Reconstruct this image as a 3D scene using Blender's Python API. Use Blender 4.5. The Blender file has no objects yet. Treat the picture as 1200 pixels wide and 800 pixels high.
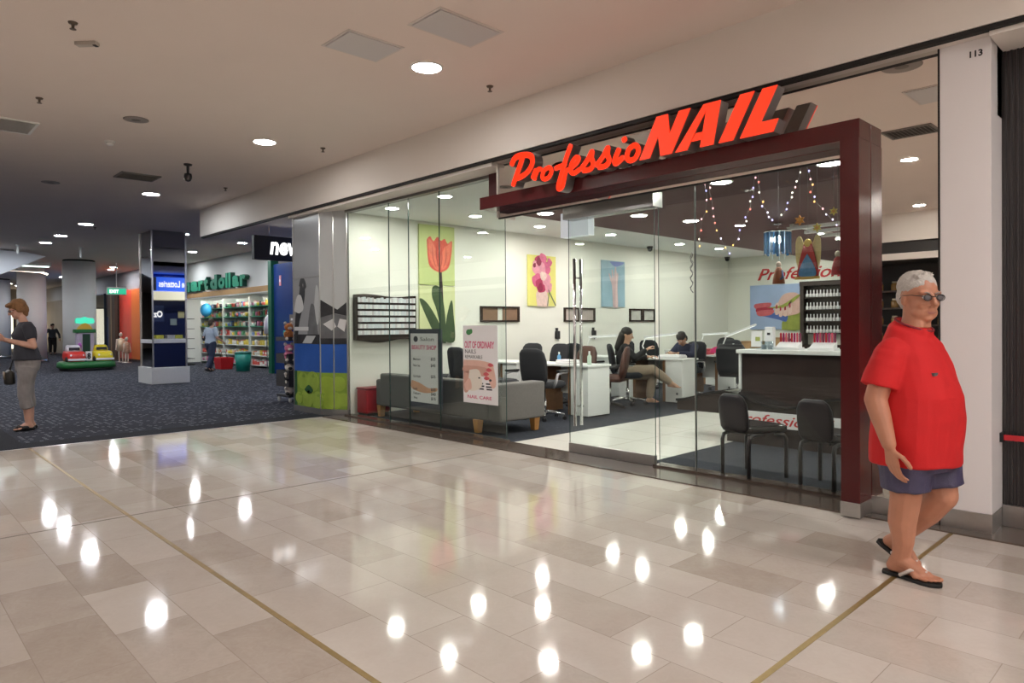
import bpy, bmesh, math, random
from mathutils import Vector, Matrix, noise
random.seed(7)
PI = math.pi
sc = bpy.context.scene
COL = sc.collection
V = Vector

# ------------------------------------------------------------------ materials
MATS = {}
def mat(name, col, rough=0.5, metal=0.0, emit=None, es=1.0, var=0.0, vscale=8.0, bump=0.0, bscale=60.0, spec=0.5, aniso=None):
    if name in MATS: return MATS[name]
    m = bpy.data.materials.new(name); m.use_nodes = True
    nt = m.node_tree; b = nt.nodes['Principled BSDF']
    b.inputs['Base Color'].default_value = (*col, 1)
    b.inputs['Roughness'].default_value = rough
    b.inputs['Metallic'].default_value = metal
    b.inputs['Specular IOR Level'].default_value = spec
    tc = nt.nodes.new('ShaderNodeTexCoord')
    if var > 0:
        n = nt.nodes.new('ShaderNodeTexNoise'); n.inputs['Scale'].default_value = vscale; n.inputs['Detail'].default_value = 5
        r = nt.nodes.new('ShaderNodeMix'); r.data_type = 'RGBA'
        r.inputs[6].default_value = (*[c*(1-var) for c in col], 1); r.inputs[7].default_value = (*[min(1, c*(1+var)) for c in col], 1)
        nt.links.new(tc.outputs['Object'], n.inputs['Vector']); nt.links.new(n.outputs['Fac'], r.inputs[0]); nt.links.new(r.outputs[2], b.inputs['Base Color'])
    if bump > 0:
        n2 = nt.nodes.new('ShaderNodeTexNoise'); n2.inputs['Scale'].default_value = bscale
        bp = nt.nodes.new('ShaderNodeBump'); bp.inputs['Strength'].default_value = bump; bp.inputs['Distance'].default_value = 0.01
        nt.links.new(tc.outputs['Object'], n2.inputs['Vector']); nt.links.new(n2.outputs['Fac'], bp.inputs['Height']); nt.links.new(bp.outputs['Normal'], b.inputs['Normal'])
    if emit:
        b.inputs['Emission Color'].default_value = (*emit, 1); b.inputs['Emission Strength'].default_value = es
    MATS[name] = m
    return m

def glass_mat(name, tint, refl=1.0):
    m = bpy.data.materials.new(name); m.use_nodes = True; nt = m.node_tree; nt.nodes.clear()
    o = nt.nodes.new('ShaderNodeOutputMaterial'); t = nt.nodes.new('ShaderNodeBsdfTransparent'); g = nt.nodes.new('ShaderNodeBsdfGlossy')
    t.inputs[0].default_value = (*tint, 1); g.inputs['Roughness'].default_value = 0.0; g.inputs[0].default_value = (1, 1, 1, 1)
    f = nt.nodes.new('ShaderNodeFresnel'); f.inputs[0].default_value = 1.5
    k = nt.nodes.new('ShaderNodeMath'); k.operation = 'MULTIPLY'; k.inputs[1].default_value = refl; k.use_clamp = True
    # back faces of the pane see the same air-glass fresnel
    geo = nt.nodes.new('ShaderNodeNewGeometry'); mx = nt.nodes.new('ShaderNodeMath'); mx.operation = 'MULTIPLY_ADD'
    mx.inputs[1].default_value = (1/1.5-1.5); mx.inputs[2].default_value = 1.5
    nt.links.new(geo.outputs['Backfacing'], mx.inputs[0]); nt.links.new(mx.outputs[0], f.inputs[0])
    s = nt.nodes.new('ShaderNodeMixShader')
    nt.links.new(f.outputs[0], k.inputs[0]); nt.links.new(k.outputs[0], s.inputs[0]); nt.links.new(t.outputs[0], s.inputs[1]); nt.links.new(g.outputs[0], s.inputs[2])
    nt.links.new(s.outputs[0], o.inputs[0])
    MATS[name] = m
    return m

def N(nt, typ, **kw):
    n = nt.nodes.new(typ)
    for k, v in kw.items(): setattr(n, k, v)
    return n

def floor_mat():
    m = bpy.data.materials.new('polished_marble'); m.use_nodes = True; nt = m.node_tree; b = nt.nodes['Principled BSDF']; L = nt.links.new
    tc = N(nt, 'ShaderNodeTexCoord'); mp = N(nt, 'ShaderNodeMapping'); mp.inputs['Location'].default_value = (0.31+0.008, 0.103, 0)
    L(tc.outputs['Object'], mp.inputs[0])
    br = N(nt, 'ShaderNodeTexBrick'); br.offset = 0.5; br.inputs['Scale'].default_value = 1.0
    br.inputs['Color1'].default_value = (0, 0, 0, 1); br.inputs['Color2'].default_value = (1, 1, 1, 1); br.inputs['Mortar'].default_value = (.5, .5, .5, 1)
    br.inputs['Mortar Size'].default_value = 0.0022; br.inputs['Mortar Smooth'].default_value = 0.3; br.inputs['Brick Width'].default_value = 0.62; br.inputs['Row Height'].default_value = 0.308
    L(mp.outputs[0], br.inputs['Vector'])
    n1 = N(nt, 'ShaderNodeTexNoise'); n1.inputs['Scale'].default_value = 2.6; n1.inputs['Detail'].default_value = 8; n1.inputs['Distortion'].default_value = 1.6
    L(mp.outputs[0], n1.inputs['Vector'])
    n3 = N(nt, 'ShaderNodeTexNoise'); n3.inputs['Scale'].default_value = 18; n3.inputs['Detail'].default_value = 6; n3.inputs['Distortion'].default_value = 2.5
    L(mp.outputs[0], n3.inputs['Vector'])
    add = N(nt, 'ShaderNodeMath', operation='MULTIPLY_ADD'); add.inputs[1].default_value = 0.55
    L(br.outputs['Color'], add.inputs[0])
    s2 = N(nt, 'ShaderNodeMath', operation='MULTIPLY'); s2.inputs[1].default_value = 0.35; L(n1.outputs['Fac'], s2.inputs[0])
    L(s2.outputs[0], add.inputs[2])
    ad2 = N(nt, 'ShaderNodeMath', operation='MULTIPLY_ADD'); ad2.inputs[1].default_value = 0.25; L(n3.outputs['Fac'], ad2.inputs[0]); L(add.outputs[0], ad2.inputs[2])
    cr = N(nt, 'ShaderNodeValToRGB'); e = cr.color_ramp.elements
    e[0].position = 0.12; e[0].color = (0.40, 0.335, 0.28, 1); e[1].position = 0.95; e[1].color = (0.66, 0.61, 0.565, 1)
    x = cr.color_ramp.elements.new(0.5); x.color = (0.55, 0.49, 0.44, 1)
    L(ad2.outputs[0], cr.inputs[0])
    mx = N(nt, 'ShaderNodeMix', data_type='RGBA'); mx.inputs[7].default_value = (0.27, 0.21, 0.165, 1)
    k = N(nt, 'ShaderNodeMath', operation='MULTIPLY'); k.inputs[1].default_value = 0.55; L(br.outputs['Fac'], k.inputs[0]); L(k.outputs[0], mx.inputs[0]); L(cr.outputs[0], mx.inputs[6])
    L(mx.outputs[2], b.inputs['Base Color'])
    r = N(nt, 'ShaderNodeMapRange'); r.inputs[3].default_value = 0.04; r.inputs[4].default_value = 0.085; L(n3.outputs['Fac'], r.inputs[0]); L(r.outputs[0], b.inputs['Roughness'])
    bp = N(nt, 'ShaderNodeBump'); bp.inputs['Strength'].default_value = 0.022; bp.inputs['Distance'].default_value = 0.02; L(n1.outputs['Fac'], bp.inputs['Height']); L(bp.outputs[0], b.inputs['Normal'])
    b.inputs['IOR'].default_value = 1.55
    return m

def carpet_mat(name, base, dash, amount):
    m = bpy.data.materials.new(name); m.use_nodes = True; nt = m.node_tree; b = nt.nodes['Principled BSDF']; L = nt.links.new
    tc = N(nt, 'ShaderNodeTexCoord'); sep = N(nt, 'ShaderNodeSeparateXYZ'); L(tc.outputs['Object'], sep.inputs[0])
    def M(op, a, v=None):
        n = N(nt, 'ShaderNodeMath', operation=op)
        (L(a, n.inputs[0]) if not isinstance(a, (int, float)) else setattr(n.inputs[0], 'default_value', a))
        if v is not None:
            (L(v, n.inputs[1]) if not isinstance(v, (int, float)) else setattr(n.inputs[1], 'default_value', v))
        return n.outputs[0]
    u = M('DIVIDE', sep.outputs[0], 0.10); v = M('DIVIDE', sep.outputs[1], 0.07)
    fu, fv = M('FLOOR', u), M('FLOOR', v)
    cb = N(nt, 'ShaderNodeCombineXYZ'); L(fu, cb.inputs[0]); L(fv, cb.inputs[1])
    wn = N(nt, 'ShaderNodeTexWhiteNoise', noise_dimensions='2D'); L(cb.outputs[0], wn.inputs['Vector'])
    on = M('MULTIPLY', M('GREATER_THAN', wn.outputs['Value'], 1-amount), M('MULTIPLY', M('LESS_THAN', M('FRACT', u), 0.34), M('LESS_THAN', M('FRACT', v), 0.55)))
    nz = N(nt, 'ShaderNodeTexNoise'); nz.inputs['Scale'].default_value = 1.3; L(tc.outputs['Object'], nz.inputs['Vector'])
    br = N(nt, 'ShaderNodeMix', data_type='RGBA'); br.inputs[6].default_value = (*[c*.8 for c in base], 1); br.inputs[7].default_value = (*[c*1.2 for c in base], 1); L(nz.outputs[0], br.inputs[0])
    mx = N(nt, 'ShaderNodeMix', data_type='RGBA'); mx.inputs[7].default_value = (*dash, 1); L(on, mx.inputs[0]); L(br.outputs[2], mx.inputs[6])
    L(mx.outputs[2], b.inputs['Base Color']); b.inputs['Roughness'].default_value = 0.95; b.inputs['Specular IOR Level'].default_value = 0.15
    n2 = N(nt, 'ShaderNodeTexNoise'); n2.inputs['Scale'].default_value = 220; L(tc.outputs['Object'], n2.inputs['Vector'])
    bp = N(nt, 'ShaderNodeBump'); bp.inputs['Strength'].default_value = 0.4; bp.inputs['Distance'].default_value = 0.01; L(n2.outputs[0], bp.inputs['Height']); L(bp.outputs[0], b.inputs['Normal'])
    return m

def tile_mat(name, c, grout, w, h, rough):
    m = bpy.data.materials.new(name); m.use_nodes = True; nt = m.node_tree; b = nt.nodes['Principled BSDF']; L = nt.links.new
    tc = N(nt, 'ShaderNodeTexCoord'); br = N(nt, 'ShaderNodeTexBrick'); br.offset = 0; br.inputs['Scale'].default_value = 1
    br.inputs['Color1'].default_value = (*c, 1); br.inputs['Color2'].default_value = (*[x*.95 for x in c], 1); br.inputs['Mortar'].default_value = (*grout, 1)
    br.inputs['Mortar Size'].default_value = 0.004; br.inputs['Brick Width'].default_value = w; br.inputs['Row Height'].default_value = h
    L(tc.outputs['Object'], br.inputs['Vector']); L(br.outputs['Color'], b.inputs['Base Color']); b.inputs['Roughness'].default_value = rough
    return m

def ribbed_mat(name, c, pitch):
    m = bpy.data.materials.new(name); m.use_nodes = True; nt = m.node_tree; b = nt.nodes['Principled BSDF']; L = nt.links.new
    b.inputs['Base Color'].default_value = (*c, 1); b.inputs['Roughness'].default_value = 0.4
    return m

# ------------------------------------------------------------------ mesh builder
class MB:
    def __init__(s): s.v, s.f, s.m, s.cur, s.sm = [], [], [], 0, []
    def mat(s, i): s.cur = i; return s
    def add(s, vs, fs, smooth=False):
        o = len(s.v); s.v += [tuple(p) for p in vs]
        for f in fs: s.f.append(tuple(i+o for i in f)); s.m.append(s.cur); s.sm.append(smooth)
        return s
    def box(s, x0, x1, y0, y1, z0, z1, M=None):
        vs = [V((x, y, z)) for x in (x0, x1) for y in (y0, y1) for z in (z0, z1)]
        if M: vs = [M @ p for p in vs]
        return s.add(vs, [(0, 1, 3, 2), (4, 6, 7, 5), (0, 4, 5, 1), (2, 3, 7, 6), (0, 2, 6, 4), (1, 5, 7, 3)])
    def loft(s, rings, closed=True, cap=True, smooth=True):
        n = len(rings[0]); vs = [p for r in rings for p in r]; fs = []
        for i in range(len(rings)-1):
            for j in range(n if closed else n-1):
                a = i*n+j; b = i*n+(j+1) % n
                fs.append((a, b, b+n, a+n))
        s.add(vs, fs, smooth)
        if cap and closed:
            o = len(s.v)-len(vs)
            s.f.append(tuple(o+j for j in reversed(range(n)))); s.m.append(s.cur); s.sm.append(False)
            s.f.append(tuple(o+(len(rings)-1)*n+j for j in range(n))); s.m.append(s.cur); s.sm.append(False)
        return s
    def tube(s, pts, r, n=10, closed=False):
        pts = [V(p) for p in pts]; rings = []; rr = r if isinstance(r, (list, tuple)) else [r]*len(pts)
        prev = None
        for i, p in enumerate(pts):
            t = (pts[min(i+1, len(pts)-1)]-pts[max(i-1, 0)]).normalized()
            if prev is None:
                a = V((0, 0, 1)) if abs(t.z) < .9 else V((1, 0, 0)); x = t.cross(a).normalized()
            else:
                x = (prev-t*prev.dot(t)).normalized()
            prev = x; y = t.cross(x)
            rings.append([p+(x*math.cos(2*PI*k/n)+y*math.sin(2*PI*k/n))*rr[i] for k in range(n)])
        return s.loft(rings)
    def cyl(s, c, r, z0, z1, n=20, r2=None):
        r2 = r if r2 is None else r2
        return s.loft([[(c[0]+q*math.cos(2*PI*k/n), c[1]+q*math.sin(2*PI*k/n), z) for k in range(n)] for q, z in ((r, z0), (r2, z1))])
    def lathe(s, c, prof, n=20):
        return s.loft([[(c[0]+r*math.cos(2*PI*k/n), c[1]+r*math.sin(2*PI*k/n), c[2]+z) for k in range(n)] for r, z in prof])
    def ell(s, c, r, R=None, n=14, m=9):
        c = V(c); rings = []
        for i in range(m+1):
            a = PI*(i/m)-PI/2; a = max(min(a, PI/2-.02), -PI/2+.02)
            ring = [V((math.cos(a)*math.cos(2*PI*k/n)*r[0], math.cos(a)*math.sin(2*PI*k/n)*r[1], math.sin(a)*r[2])) for k in range(n)]
            rings.append([c+(R @ p if R else p) for p in ring])
        return s.loft(rings)
    def caps(s, p0, p1, r0, r1=None, n=12):
        p0, p1 = V(p0), V(p1); r1 = r0 if r1 is None else r1
        t = (p1-p0); L = t.length; t = t.normalized() if L > 1e-6 else V((0, 0, 1))
        x = t.cross(V((0, 0, 1)) if abs(t.z) < .9 else V((1, 0, 0))).normalized(); y = t.cross(x); rings = []
        for i in range(5):
            a = PI/2*(i/4); rings.append((p0-t*r0*math.cos(a)*.999, max(r0*math.sin(a), r0*.04)))
        for i in range(5):
            a = PI/2*(i/4); rings.append((p1+t*r1*math.sin(a)*.999, max(r1*math.cos(a), r1*.04)))
        return s.loft([[c+(x*math.cos(2*PI*k/n)+y*math.sin(2*PI*k/n))*q for k in range(n)] for c, q in rings])
    def poly(s, pts, O, X, Y, d, Z=None):
        """polygon in plane (O,X,Y) extruded by d along X x Y"""
        O, X, Y = V(O), V(X), V(Y); Zv = V(Z) if Z else X.cross(Y)
        n = len(pts); a = [O+X*p[0]+Y*p[1] for p in pts]; b = [p+Zv*d for p in a]
        area = sum(pts[i][0]*pts[(i+1) % n][1]-pts[(i+1) % n][0]*pts[i][1] for i in range(n))
        fs = [tuple(range(n, 2*n)), tuple(reversed(range(n)))]+[(i, (i+1) % n, n+(i+1) % n, n+i) for i in range(n)]
        if (area < 0) != (d < 0): fs = [tuple(reversed(f)) for f in fs]
        return s.add(a+b, fs)
    def build(s, name, mats, parent=None, bevel=0.0, loc=None, rz=None, seg=2, angle=35):
        me = bpy.data.meshes.new(name); me.from_pydata(s.v, [], s.f)
        for mm in (mats if isinstance(mats, (list, tuple)) else [mats]): me.materials.append(mm)
        me.polygons.foreach_set('material_index', s.m); me.polygons.foreach_set('use_smooth', s.sm); me.update()
        o = bpy.data.objects.new(name, me); COL.objects.link(o)
        if parent: o.parent = parent
        if loc is not None: o.location = loc
        if rz is not None: o.rotation_euler = (0, 0, rz)
        if bevel > 0:
            b = o.modifiers.new('bevel', 'BEVEL'); b.width = bevel; b.segments = seg; b.limit_method = 'ANGLE'; b.angle_limit = math.radians(angle)
        return o

def tag(o, label=None, cat=None, group=None, kind=None):
    if label: o['label'] = label
    if cat: o['category'] = cat
    if group: o['group'] = group
    if kind: o['kind'] = kind
    return o
def thing(name, label, cat, loc=(0, 0, 0), rz=0.0, group=None):
    o = bpy.data.objects.new(name, None); o.empty_display_size = .1; COL.objects.link(o); o.location = loc; o.rotation_euler = (0, 0, rz)
    return tag(o, label, cat, group)
def struct(o): o['kind'] = 'structure'; return o
def dup(root, loc=None, rz=None, label=None, group=None, parent=None):
    c = root.copy(); COL.objects.link(c)
    if parent: c.parent = parent
    if loc is not None: c.location = loc
    if rz is not None: c.rotation_euler = (0, 0, rz)
    if label: c['label'] = label
    if group: c['group'] = group
    for ch in list(root.children):
        d = ch.copy(); COL.objects.link(d); d.parent = c
        for g in list(ch.children):
            e = g.copy(); COL.objects.link(e); e.parent = d
    return c

# text as mesh
_tc = {}
def text_polys(txt, bold=0.0, shear=0.0):
    k = (txt, bold, shear)
    if k in _tc: return _tc[k]
    cu = bpy.data.curves.new('t', 'FONT'); cu.body = txt; cu.size = 1; cu.offset = bold; cu.shear = shear; cu.resolution_u = 3
    ob = bpy.data.objects.new('t', cu); COL.objects.link(ob)
    dg = bpy.context.evaluated_depsgraph_get(); ev = ob.evaluated_get(dg); me = ev.to_mesh()
    vs = [(p.co.x, p.co.y) for p in me.vertices]; fs = [tuple(p.vertices) for p in me.polygons]
    ev.to_mesh_clear(); bpy.data.objects.remove(ob); bpy.data.curves.remove(cu)
    _tc[k] = (vs, fs); return _tc[k]
def text(mb, txt, O, X, Y, w=None, h=None, d=0.002, bold=0.0, shear=0.0, sides=True, side_mat=None):
    """lettering fitted into w x h with its lower-left corner at O, raised by d"""
    vs, fs = text_polys(txt, bold, shear)
    if not vs: return mb
    x0, x1 = min(v[0] for v in vs), max(v[0] for v in vs); y0, y1 = min(v[1] for v in vs), max(v[1] for v in vs)
    sx = (w/(x1-x0)) if w else None; sy = (h/(y1-y0)) if h else None
    sx = sx or sy; sy = sy or sx
    O, X, Y = V(O), V(X), V(Y); Z = X.cross(Y).normalized()*d
    a = [O+X*((v[0]-x0)*sx)+Y*((v[1]-y0)*sy) for v in vs]; n = len(a)
    edges = {}
    for f in fs:
        for i in range(len(f)):
            e = (f[i], f[(i+1) % len(f)])
            edges[e] = 1
    bd = [e for e in edges if (e[1], e[0]) not in edges]
    allf = [tuple(i+n for i in f) for f in fs]
    # make the face turn the right way
    f = fs[0]; p = [vs[i] for i in f]; ar = sum(p[i][0]*p[(i+1) % len(p)][1]-p[(i+1) % len(p)][0]*p[i][1] for i in range(len(p)))
    if ar < 0: allf = [tuple(reversed(q)) for q in allf]
    sd = [(e[0], e[1], e[1]+n, e[0]+n) for e in bd] if sides else []
    mb.add(a+[q+Z for q in a], allf+sd)
    if side_mat is not None:
        for i in range(len(sd)): mb.m[-1-i] = side_mat
    return mb

def spline(pts, k=6):
    P = [V((*p, 0)) for p in pts]; out = []
    for i in range(len(P)-1):
        a, b, c, d = P[max(i-1, 0)], P[i], P[i+1], P[min(i+2, len(P)-1)]
        for j in range(k):
            t = j/k; out.append(.5*((2*b)+(c-a)*t+(2*a-5*b+4*c-d)*t*t+(3*b-a-3*c+d)*t**3))
    out.append(P[-1]); return [(p.x, p.y) for p in out]
def stroke(mb, pts, w, O, X, Y, d, front=0):
    """a brush stroke: a chain of overlapping convex pieces, w thick, d deep"""
    n = len(pts); ws = w if isinstance(w, (list, tuple)) else [w]*n
    def wi(i): return ws[min(int(i*len(ws)/n), len(ws)-1)]
    for i in range(n-1):
        a, b = V((*pts[i], 0)), V((*pts[i+1], 0)); t = b-a
        if t.length < 1e-6: continue
        t.normalize(); q = V((-t.y, t.x, 0)); h0, h1 = wi(i)/2, wi(i+1)/2
        pl = [a-q*h0, b-q*h1, b+t*h1*.55-q*h1*.6, b+t*h1*.55+q*h1*.6, b+q*h1, a+q*h0, a-t*h0*.55+q*h0*.6, a-t*h0*.55-q*h0*.6]
        mb.poly([(p.x, p.y) for p in pl], O, X, Y, d)
    return mb
# ------------------------------------------------------------------ palette
MARBLE = floor_mat()
CARPET = carpet_mat('court_carpet', (0.034, 0.036, 0.050), (0.20, 0.21, 0.24), 0.36)
CARPETP = carpet_mat('plain_carpet', (0.024, 0.025, 0.032), (0.03, 0.03, 0.04), 0.0)
SHOPCARPET = carpet_mat('salon_carpet', (0.035, 0.040, 0.050), (0.05, 0.055, 0.07), 0.3)
SHOPTILE = tile_mat('salon_tile', (0.80, 0.79, 0.72), (0.42, 0.41, 0.37), 1.2, 0.6, 0.12)
CEIL = mat('ceiling_paint', (0.80, 0.705, 0.645), .9, var=.03, vscale=1.5)
BULK = mat('bulkhead_paint', (0.80, 0.75, 0.70), .85, var=.02, vscale=2)
WALLW = mat('salon_wall_paint', (0.80, 0.80, 0.725), .8, var=.02, vscale=2)
SHOPCEIL = mat('salon_ceiling_paint', (0.78, 0.80, 0.78), .85, var=.02, vscale=2)
MAROON = mat('maroon_laminate', (0.085, 0.010, 0.012), .16, var=.08, vscale=3)
MAROONC = mat('maroon_ceiling', (0.085, 0.032, 0.035), .5, var=.08, vscale=3, spec=.10)
DARK = mat('black_gap', (0.012, 0.011, 0.011), .7)
STEEL = mat('brushed_steel', (0.55, 0.54, 0.53), .28, .9, var=.08, vscale=30)
CHROME = mat('chrome', (0.72, 0.73, 0.75), .12, 1.0)
BSTEEL = mat('pale_steel', (0.80, 0.80, 0.80), .42, .55, var=.06, vscale=30)
STONE = mat('brown_kerb_stone', (0.11, 0.085, 0.07), .12, var=.35, vscale=9)
BRASS = mat('brass_strip', (0.30, 0.20, 0.07), .4, .6, var=.3, vscale=20)
WHITEP = mat('white_pillar_paint', (0.80, 0.77, 0.78), .45, var=.02, vscale=3)
GLASS = glass_mat('shop_glass', (0.93, 0.965, 0.95), 1.0)
GEDGE = mat('glass_edge', (0.03, 0.06, 0.055), .2)
MIRROR = mat('mirror_silver', (0.86, 0.84, 0.80), .01, 1.0)
DMIRROR = mat('tinted_mirror', (0.42, 0.42, 0.43), .02, 1.0)
BLACKP = mat('black_plastic', (0.015, 0.015, 0.017), .4)
BLACKV = mat('black_vinyl', (0.020, 0.020, 0.023), .33, bump=.12, bscale=90)
BLACKF = mat('black_fabric', (0.017, 0.018, 0.022), .85, bump=.2, bscale=160)
WHITE = mat('white_laminate', (0.80, 0.81, 0.80), .3, var=.02)
PAPER = mat('white_paper', (0.80, 0.79, 0.80), .6)
WOOD = mat('brown_wood', (0.20, 0.10, 0.045), .4, var=.3, vscale=14)
DWOOD = mat('dark_wood', (0.035, 0.022, 0.018), .25, var=.35, vscale=12)
OAK = mat('oak_wood', (0.55, 0.27, 0.08), .4, var=.2, vscale=12)
GREYF = mat('grey_upholstery', (0.135, 0.13, 0.122), .9, var=.12, vscale=40, bump=.2, bscale=200)
RED = mat('red_vinyl', (0.45, 0.012, 0.018), .4, var=.1)
LAMP = mat('lamp_glow', (1, 1, 1), .5, emit=(1.0, 0.955, 0.915), es=62)
LAMPFILL = mat('fill_lamp_glow', (1, 1, 1), .5, emit=(1.0, 0.955, 0.915), es=230)  # stronger glow, only for the added fill lamps out of view
LAMPC = mat('cool_lamp_glow', (1, 1, 1), .5, emit=(0.93, 0.97, 1.0), es=120)
LAMPS = mat('salon_lamp_glow', (1, 1, 1), .5, emit=(1.0, 0.97, 0.90), es=125)
BAFFLE = mat('lamp_ring', (0.85, 0.84, 0.82), .35)
GREYG = mat('grey_grille', (0.24, 0.225, 0.21), .6)

# ------------------------------------------------------------------ shell
def sbox(name, m, *b, bevel=0): return struct(MB().box(*b).build(name, m, bevel=bevel))
sbox('floor', MARBLE, -9.48, 6.5, -6.3, 5.08, -.1, 0)
sbox('floor', CARPET, -50, -9.95, 1.425, 12.6, -.1, 0)
sbox('floor', CARPETP, -50, -9.48, -6.3, 1.425, -.1, 0)
sbox('floor', CARPETP, -9.95, -9.48, 1.425, 5.08, -.1, 0)
sbox('floor', CARPETP, -9.95, -9.45, 5.08, 12.6, -.1, 0)
sbox('floor', SHOPCARPET, -9.3, -5.77, 5.5, 16.9, -.1, 0)
sbox('floor', SHOPTILE, -5.77, -3.97, 5.5, 16.9, -.1, 0)
sbox('floor', SHOPCARPET, -3.97, -1.05, 5.5, 7.37, -.1, 0)
sbox('floor', SHOPTILE, -3.97, -1.05, 7.37, 16.9, -.1, 0)
struct(MB().box(-9.45, 6.5, 5.08, 5.5, -.1, .010).box(-9.3, -5.8, 5.36, 5.5, .0, .028).box(-3.8, -1.9, 5.47, 5.62, .0, .028).build('trim_kerb', STONE))
# brass expansion strips let into the marble
struct(MB().box(-9.48, 6.5, 1.412, 1.438, -.02, .0012).build('trim_brass', BRASS))
struct(MB().box(-1.256, -1.230, -6.3, 5.08, -.02, .0012).build('trim_brass', BRASS))
struct(MB().box(-5.535, -5.518, -6.3, 5.08, -.02, .0012).build('trim_brass', mat('grey_strip', (.13, .10, .08), .5)))
struct(MB().box(-9.495, -9.465, -6.3, 5.08, -.02, .0015).build('trim_steel', STEEL))
# ceilings
sbox('ceiling', CEIL, -50, 6.5, -6.3, 5.2, 3.73, 3.85)
sbox('ceiling', CEIL, -50, -14.4, 5.2, 9.2, 3.73, 3.85)
sbox('ceiling', mat('court_soffit', (.88, .82, .76), .9), -14.4, -9.3, 5.2, 12.6, 3.19, 3.3)
sbox('ceiling', SHOPCEIL, -9.3, -6.0, 5.5, 16.9, 3.10, 3.2)
struct(MB().box(-6.0, -1.05, 5.38, 16.9, 2.70, 3.2).build('ceiling', MAROONC))
# bulkhead over the shopfronts, with its shadow gap and the head trim
struct(MB().box(-14.4, 6.5, 5.07, 5.2, 3.195, 3.73).box(-14.4, -14.27, 5.2, 8.9, 3.19, 3.73).build('wall_bulkhead', BULK))
struct(MB().box(-14.4, 6.5, 5.085, 5.14, 3.165, 3.195).build('trim_gap', DARK))
struct(MB().box(-10.6, -5.66, 5.12, 5.5, 3.125, 3.19).box(-5.66, -1.04, 5.12, 5.5, 3.166, 3.19).box(-1.04, 6.5, 5.12, 5.5, 3.135, 3.19).box(-5.67, -5.652, 5.20, 5.47, 2.56, 3.165).build('trim_head', BULK))
struct(MB().box(-9.31, -1.34, 5.40, 5.5, 3.09, 3.125).build('trim_glazing', mat('grey_channel', (.12, .115, .11), .4)))
# salon walls
sbox('wall_left', WALLW, -9.45, -9.3, 5.45, 17.0, 0, 3.3)
sbox('wall_back', WALLW, -9.3, -1.0, 16.9, 17.05, 0, 3.3)
sbox('wall_right', WALLW, -1.05, -.9, 5.6, 17.0, 0, 3.3)
# far sides of the mall
END = mat('far_wall_paint', (.30, .27, .24), .8, var=.2, vscale=.6)
sbox('wall_far', END, -50.2, -50, -6.3, 13, 0, 3.85)
sbox('wall_near', BULK, 6.5, 6.7, -6.3, 5.2, 0, 3.85)
# the shops across the mall (seen in the mirror)
struct(MB().box(-50, 6.5, -6.1, -6.0, 3.12, 3.73).box(-50, 6.5, -6.12, -6.0, 2.72, 2.86).build('wall_opposite', BULK))
struct(MB().box(-50, 6.5, -6.16, -6.05, 2.86, 3.12).box(-50, 6.5, -7.6, -7.5, 0, 2.8).box(-50, 6.5, -7.6, -6.1, 2.72, 2.8).build('wall_opposite', mat('dark_shopfront', (.03, .028, .028), .5)))
sbox('floor', CARPETP, -50, 6.5, -7.6, -6.3, -.1, 0)

# glazing: panes with dark green polished edges
def pane(x0, x1, y, z0, z1, name):
    m = MB().box(x0, x1, y-.006, y+.006, z0, z1)
    for i in (0, 1): m.m[i] = 1
    o = m.build(name, [GLASS, GEDGE]); return struct(o)
for i, (a, b) in enumerate([(-9.29, -8.20), (-8.19, -7.725), (-7.715, -7.045), (-7.035, -5.80)]):
    pane(a, b, 5.45, .028, 3.10, 'window_%d' % (i+1))
pane(-3.775, -3.385, 5.55, .028, 2.69, 'window_5'); pane(-3.375, -1.80, 5.55, .028, 2.69, 'window_6')
# sliding glass door standing open in the doorway
d = thing('door_1', None, None, (-4.33, 5.50, 0)); struct(d)
m = MB().box(-.54, .545, -.006, .006, .11, 2.47); m.m[0] = 1; m.m[1] = 1
m.build('door_glass', [GLASS, GEDGE], d)
MB().box(-.54, .545, -.022, .022, .012, .11).build('bottom_rail', STEEL, d, .003)
for yy in (-.05, .05):
    MB().tube([(-.42, yy, .30), (-.42, yy, 2.05)], .016, 12).build('pull_handle', CHROME, d)
MB().tube([(-.42, -.05, 1.85), (-.42, .05, 1.85)], .009).tube([(-.42, -.05, .5), (-.42, .05, .5)], .009).build('handle_post', CHROME, d)
struct(MB().box(-4.9, -3.76, 5.44, 5.60, 2.47, 2.62).build('trim_door_track', mat('grey_track', (.34, .34, .33), .25, .4), bevel=.004))
struct(MB().box(-5.66, -1.9, 5.214, 5.24, 2.545, 2.56).build('trim_header', DARK))
struct(MB().box(-3.384, -3.376, 5.54, 5.56, .028, 2.69).build('trim_jamb', mat('pale_edge', (.22, .23, .22), .4)))

# mirror cladding beside the portal and above it
m = MB().poly([(-5.65, 2.56), (-1.90, 2.56), (-1.90, .13), (-1.345, .13), (-1.345, 3.165), (-5.65, 3.165)], (0, 5.235, 0), (1, 0, 0), (0, 0, 1), .02)
tag(m.build('wall_mirror', MIRROR), 'mirror cladding beside the maroon portal and above its beam, reflecting the ceiling', 'mirror')
struct(MB().box(-1.345, -1.335, 5.205, 5.24, .0, 3.165).build('trim_mirror_edge', DARK))
struct(MB().box(-1.77, -1.335, 5.205, 5.25, .01, .13).build('baseboard_mirror', STEEL, bevel=.003))

# maroon portal: beam and leg
p = thing('shopfront_portal', 'dark maroon portal frame of a beam and a leg around the nail salon entrance', 'portal', (-1.83, 5.18, 0))
MB().box(-3.90, .065, -.18, .03, 2.632, 2.765).build('beam', MAROON, p, .003)
MB().box(-.062, .065, -.19, .03, .11, 2.632).build('leg', MAROON, p, .003)
MB().box(-.066, .069, -.194, .025, .010, .11).build('plinth', STEEL, p, .003)

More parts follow.
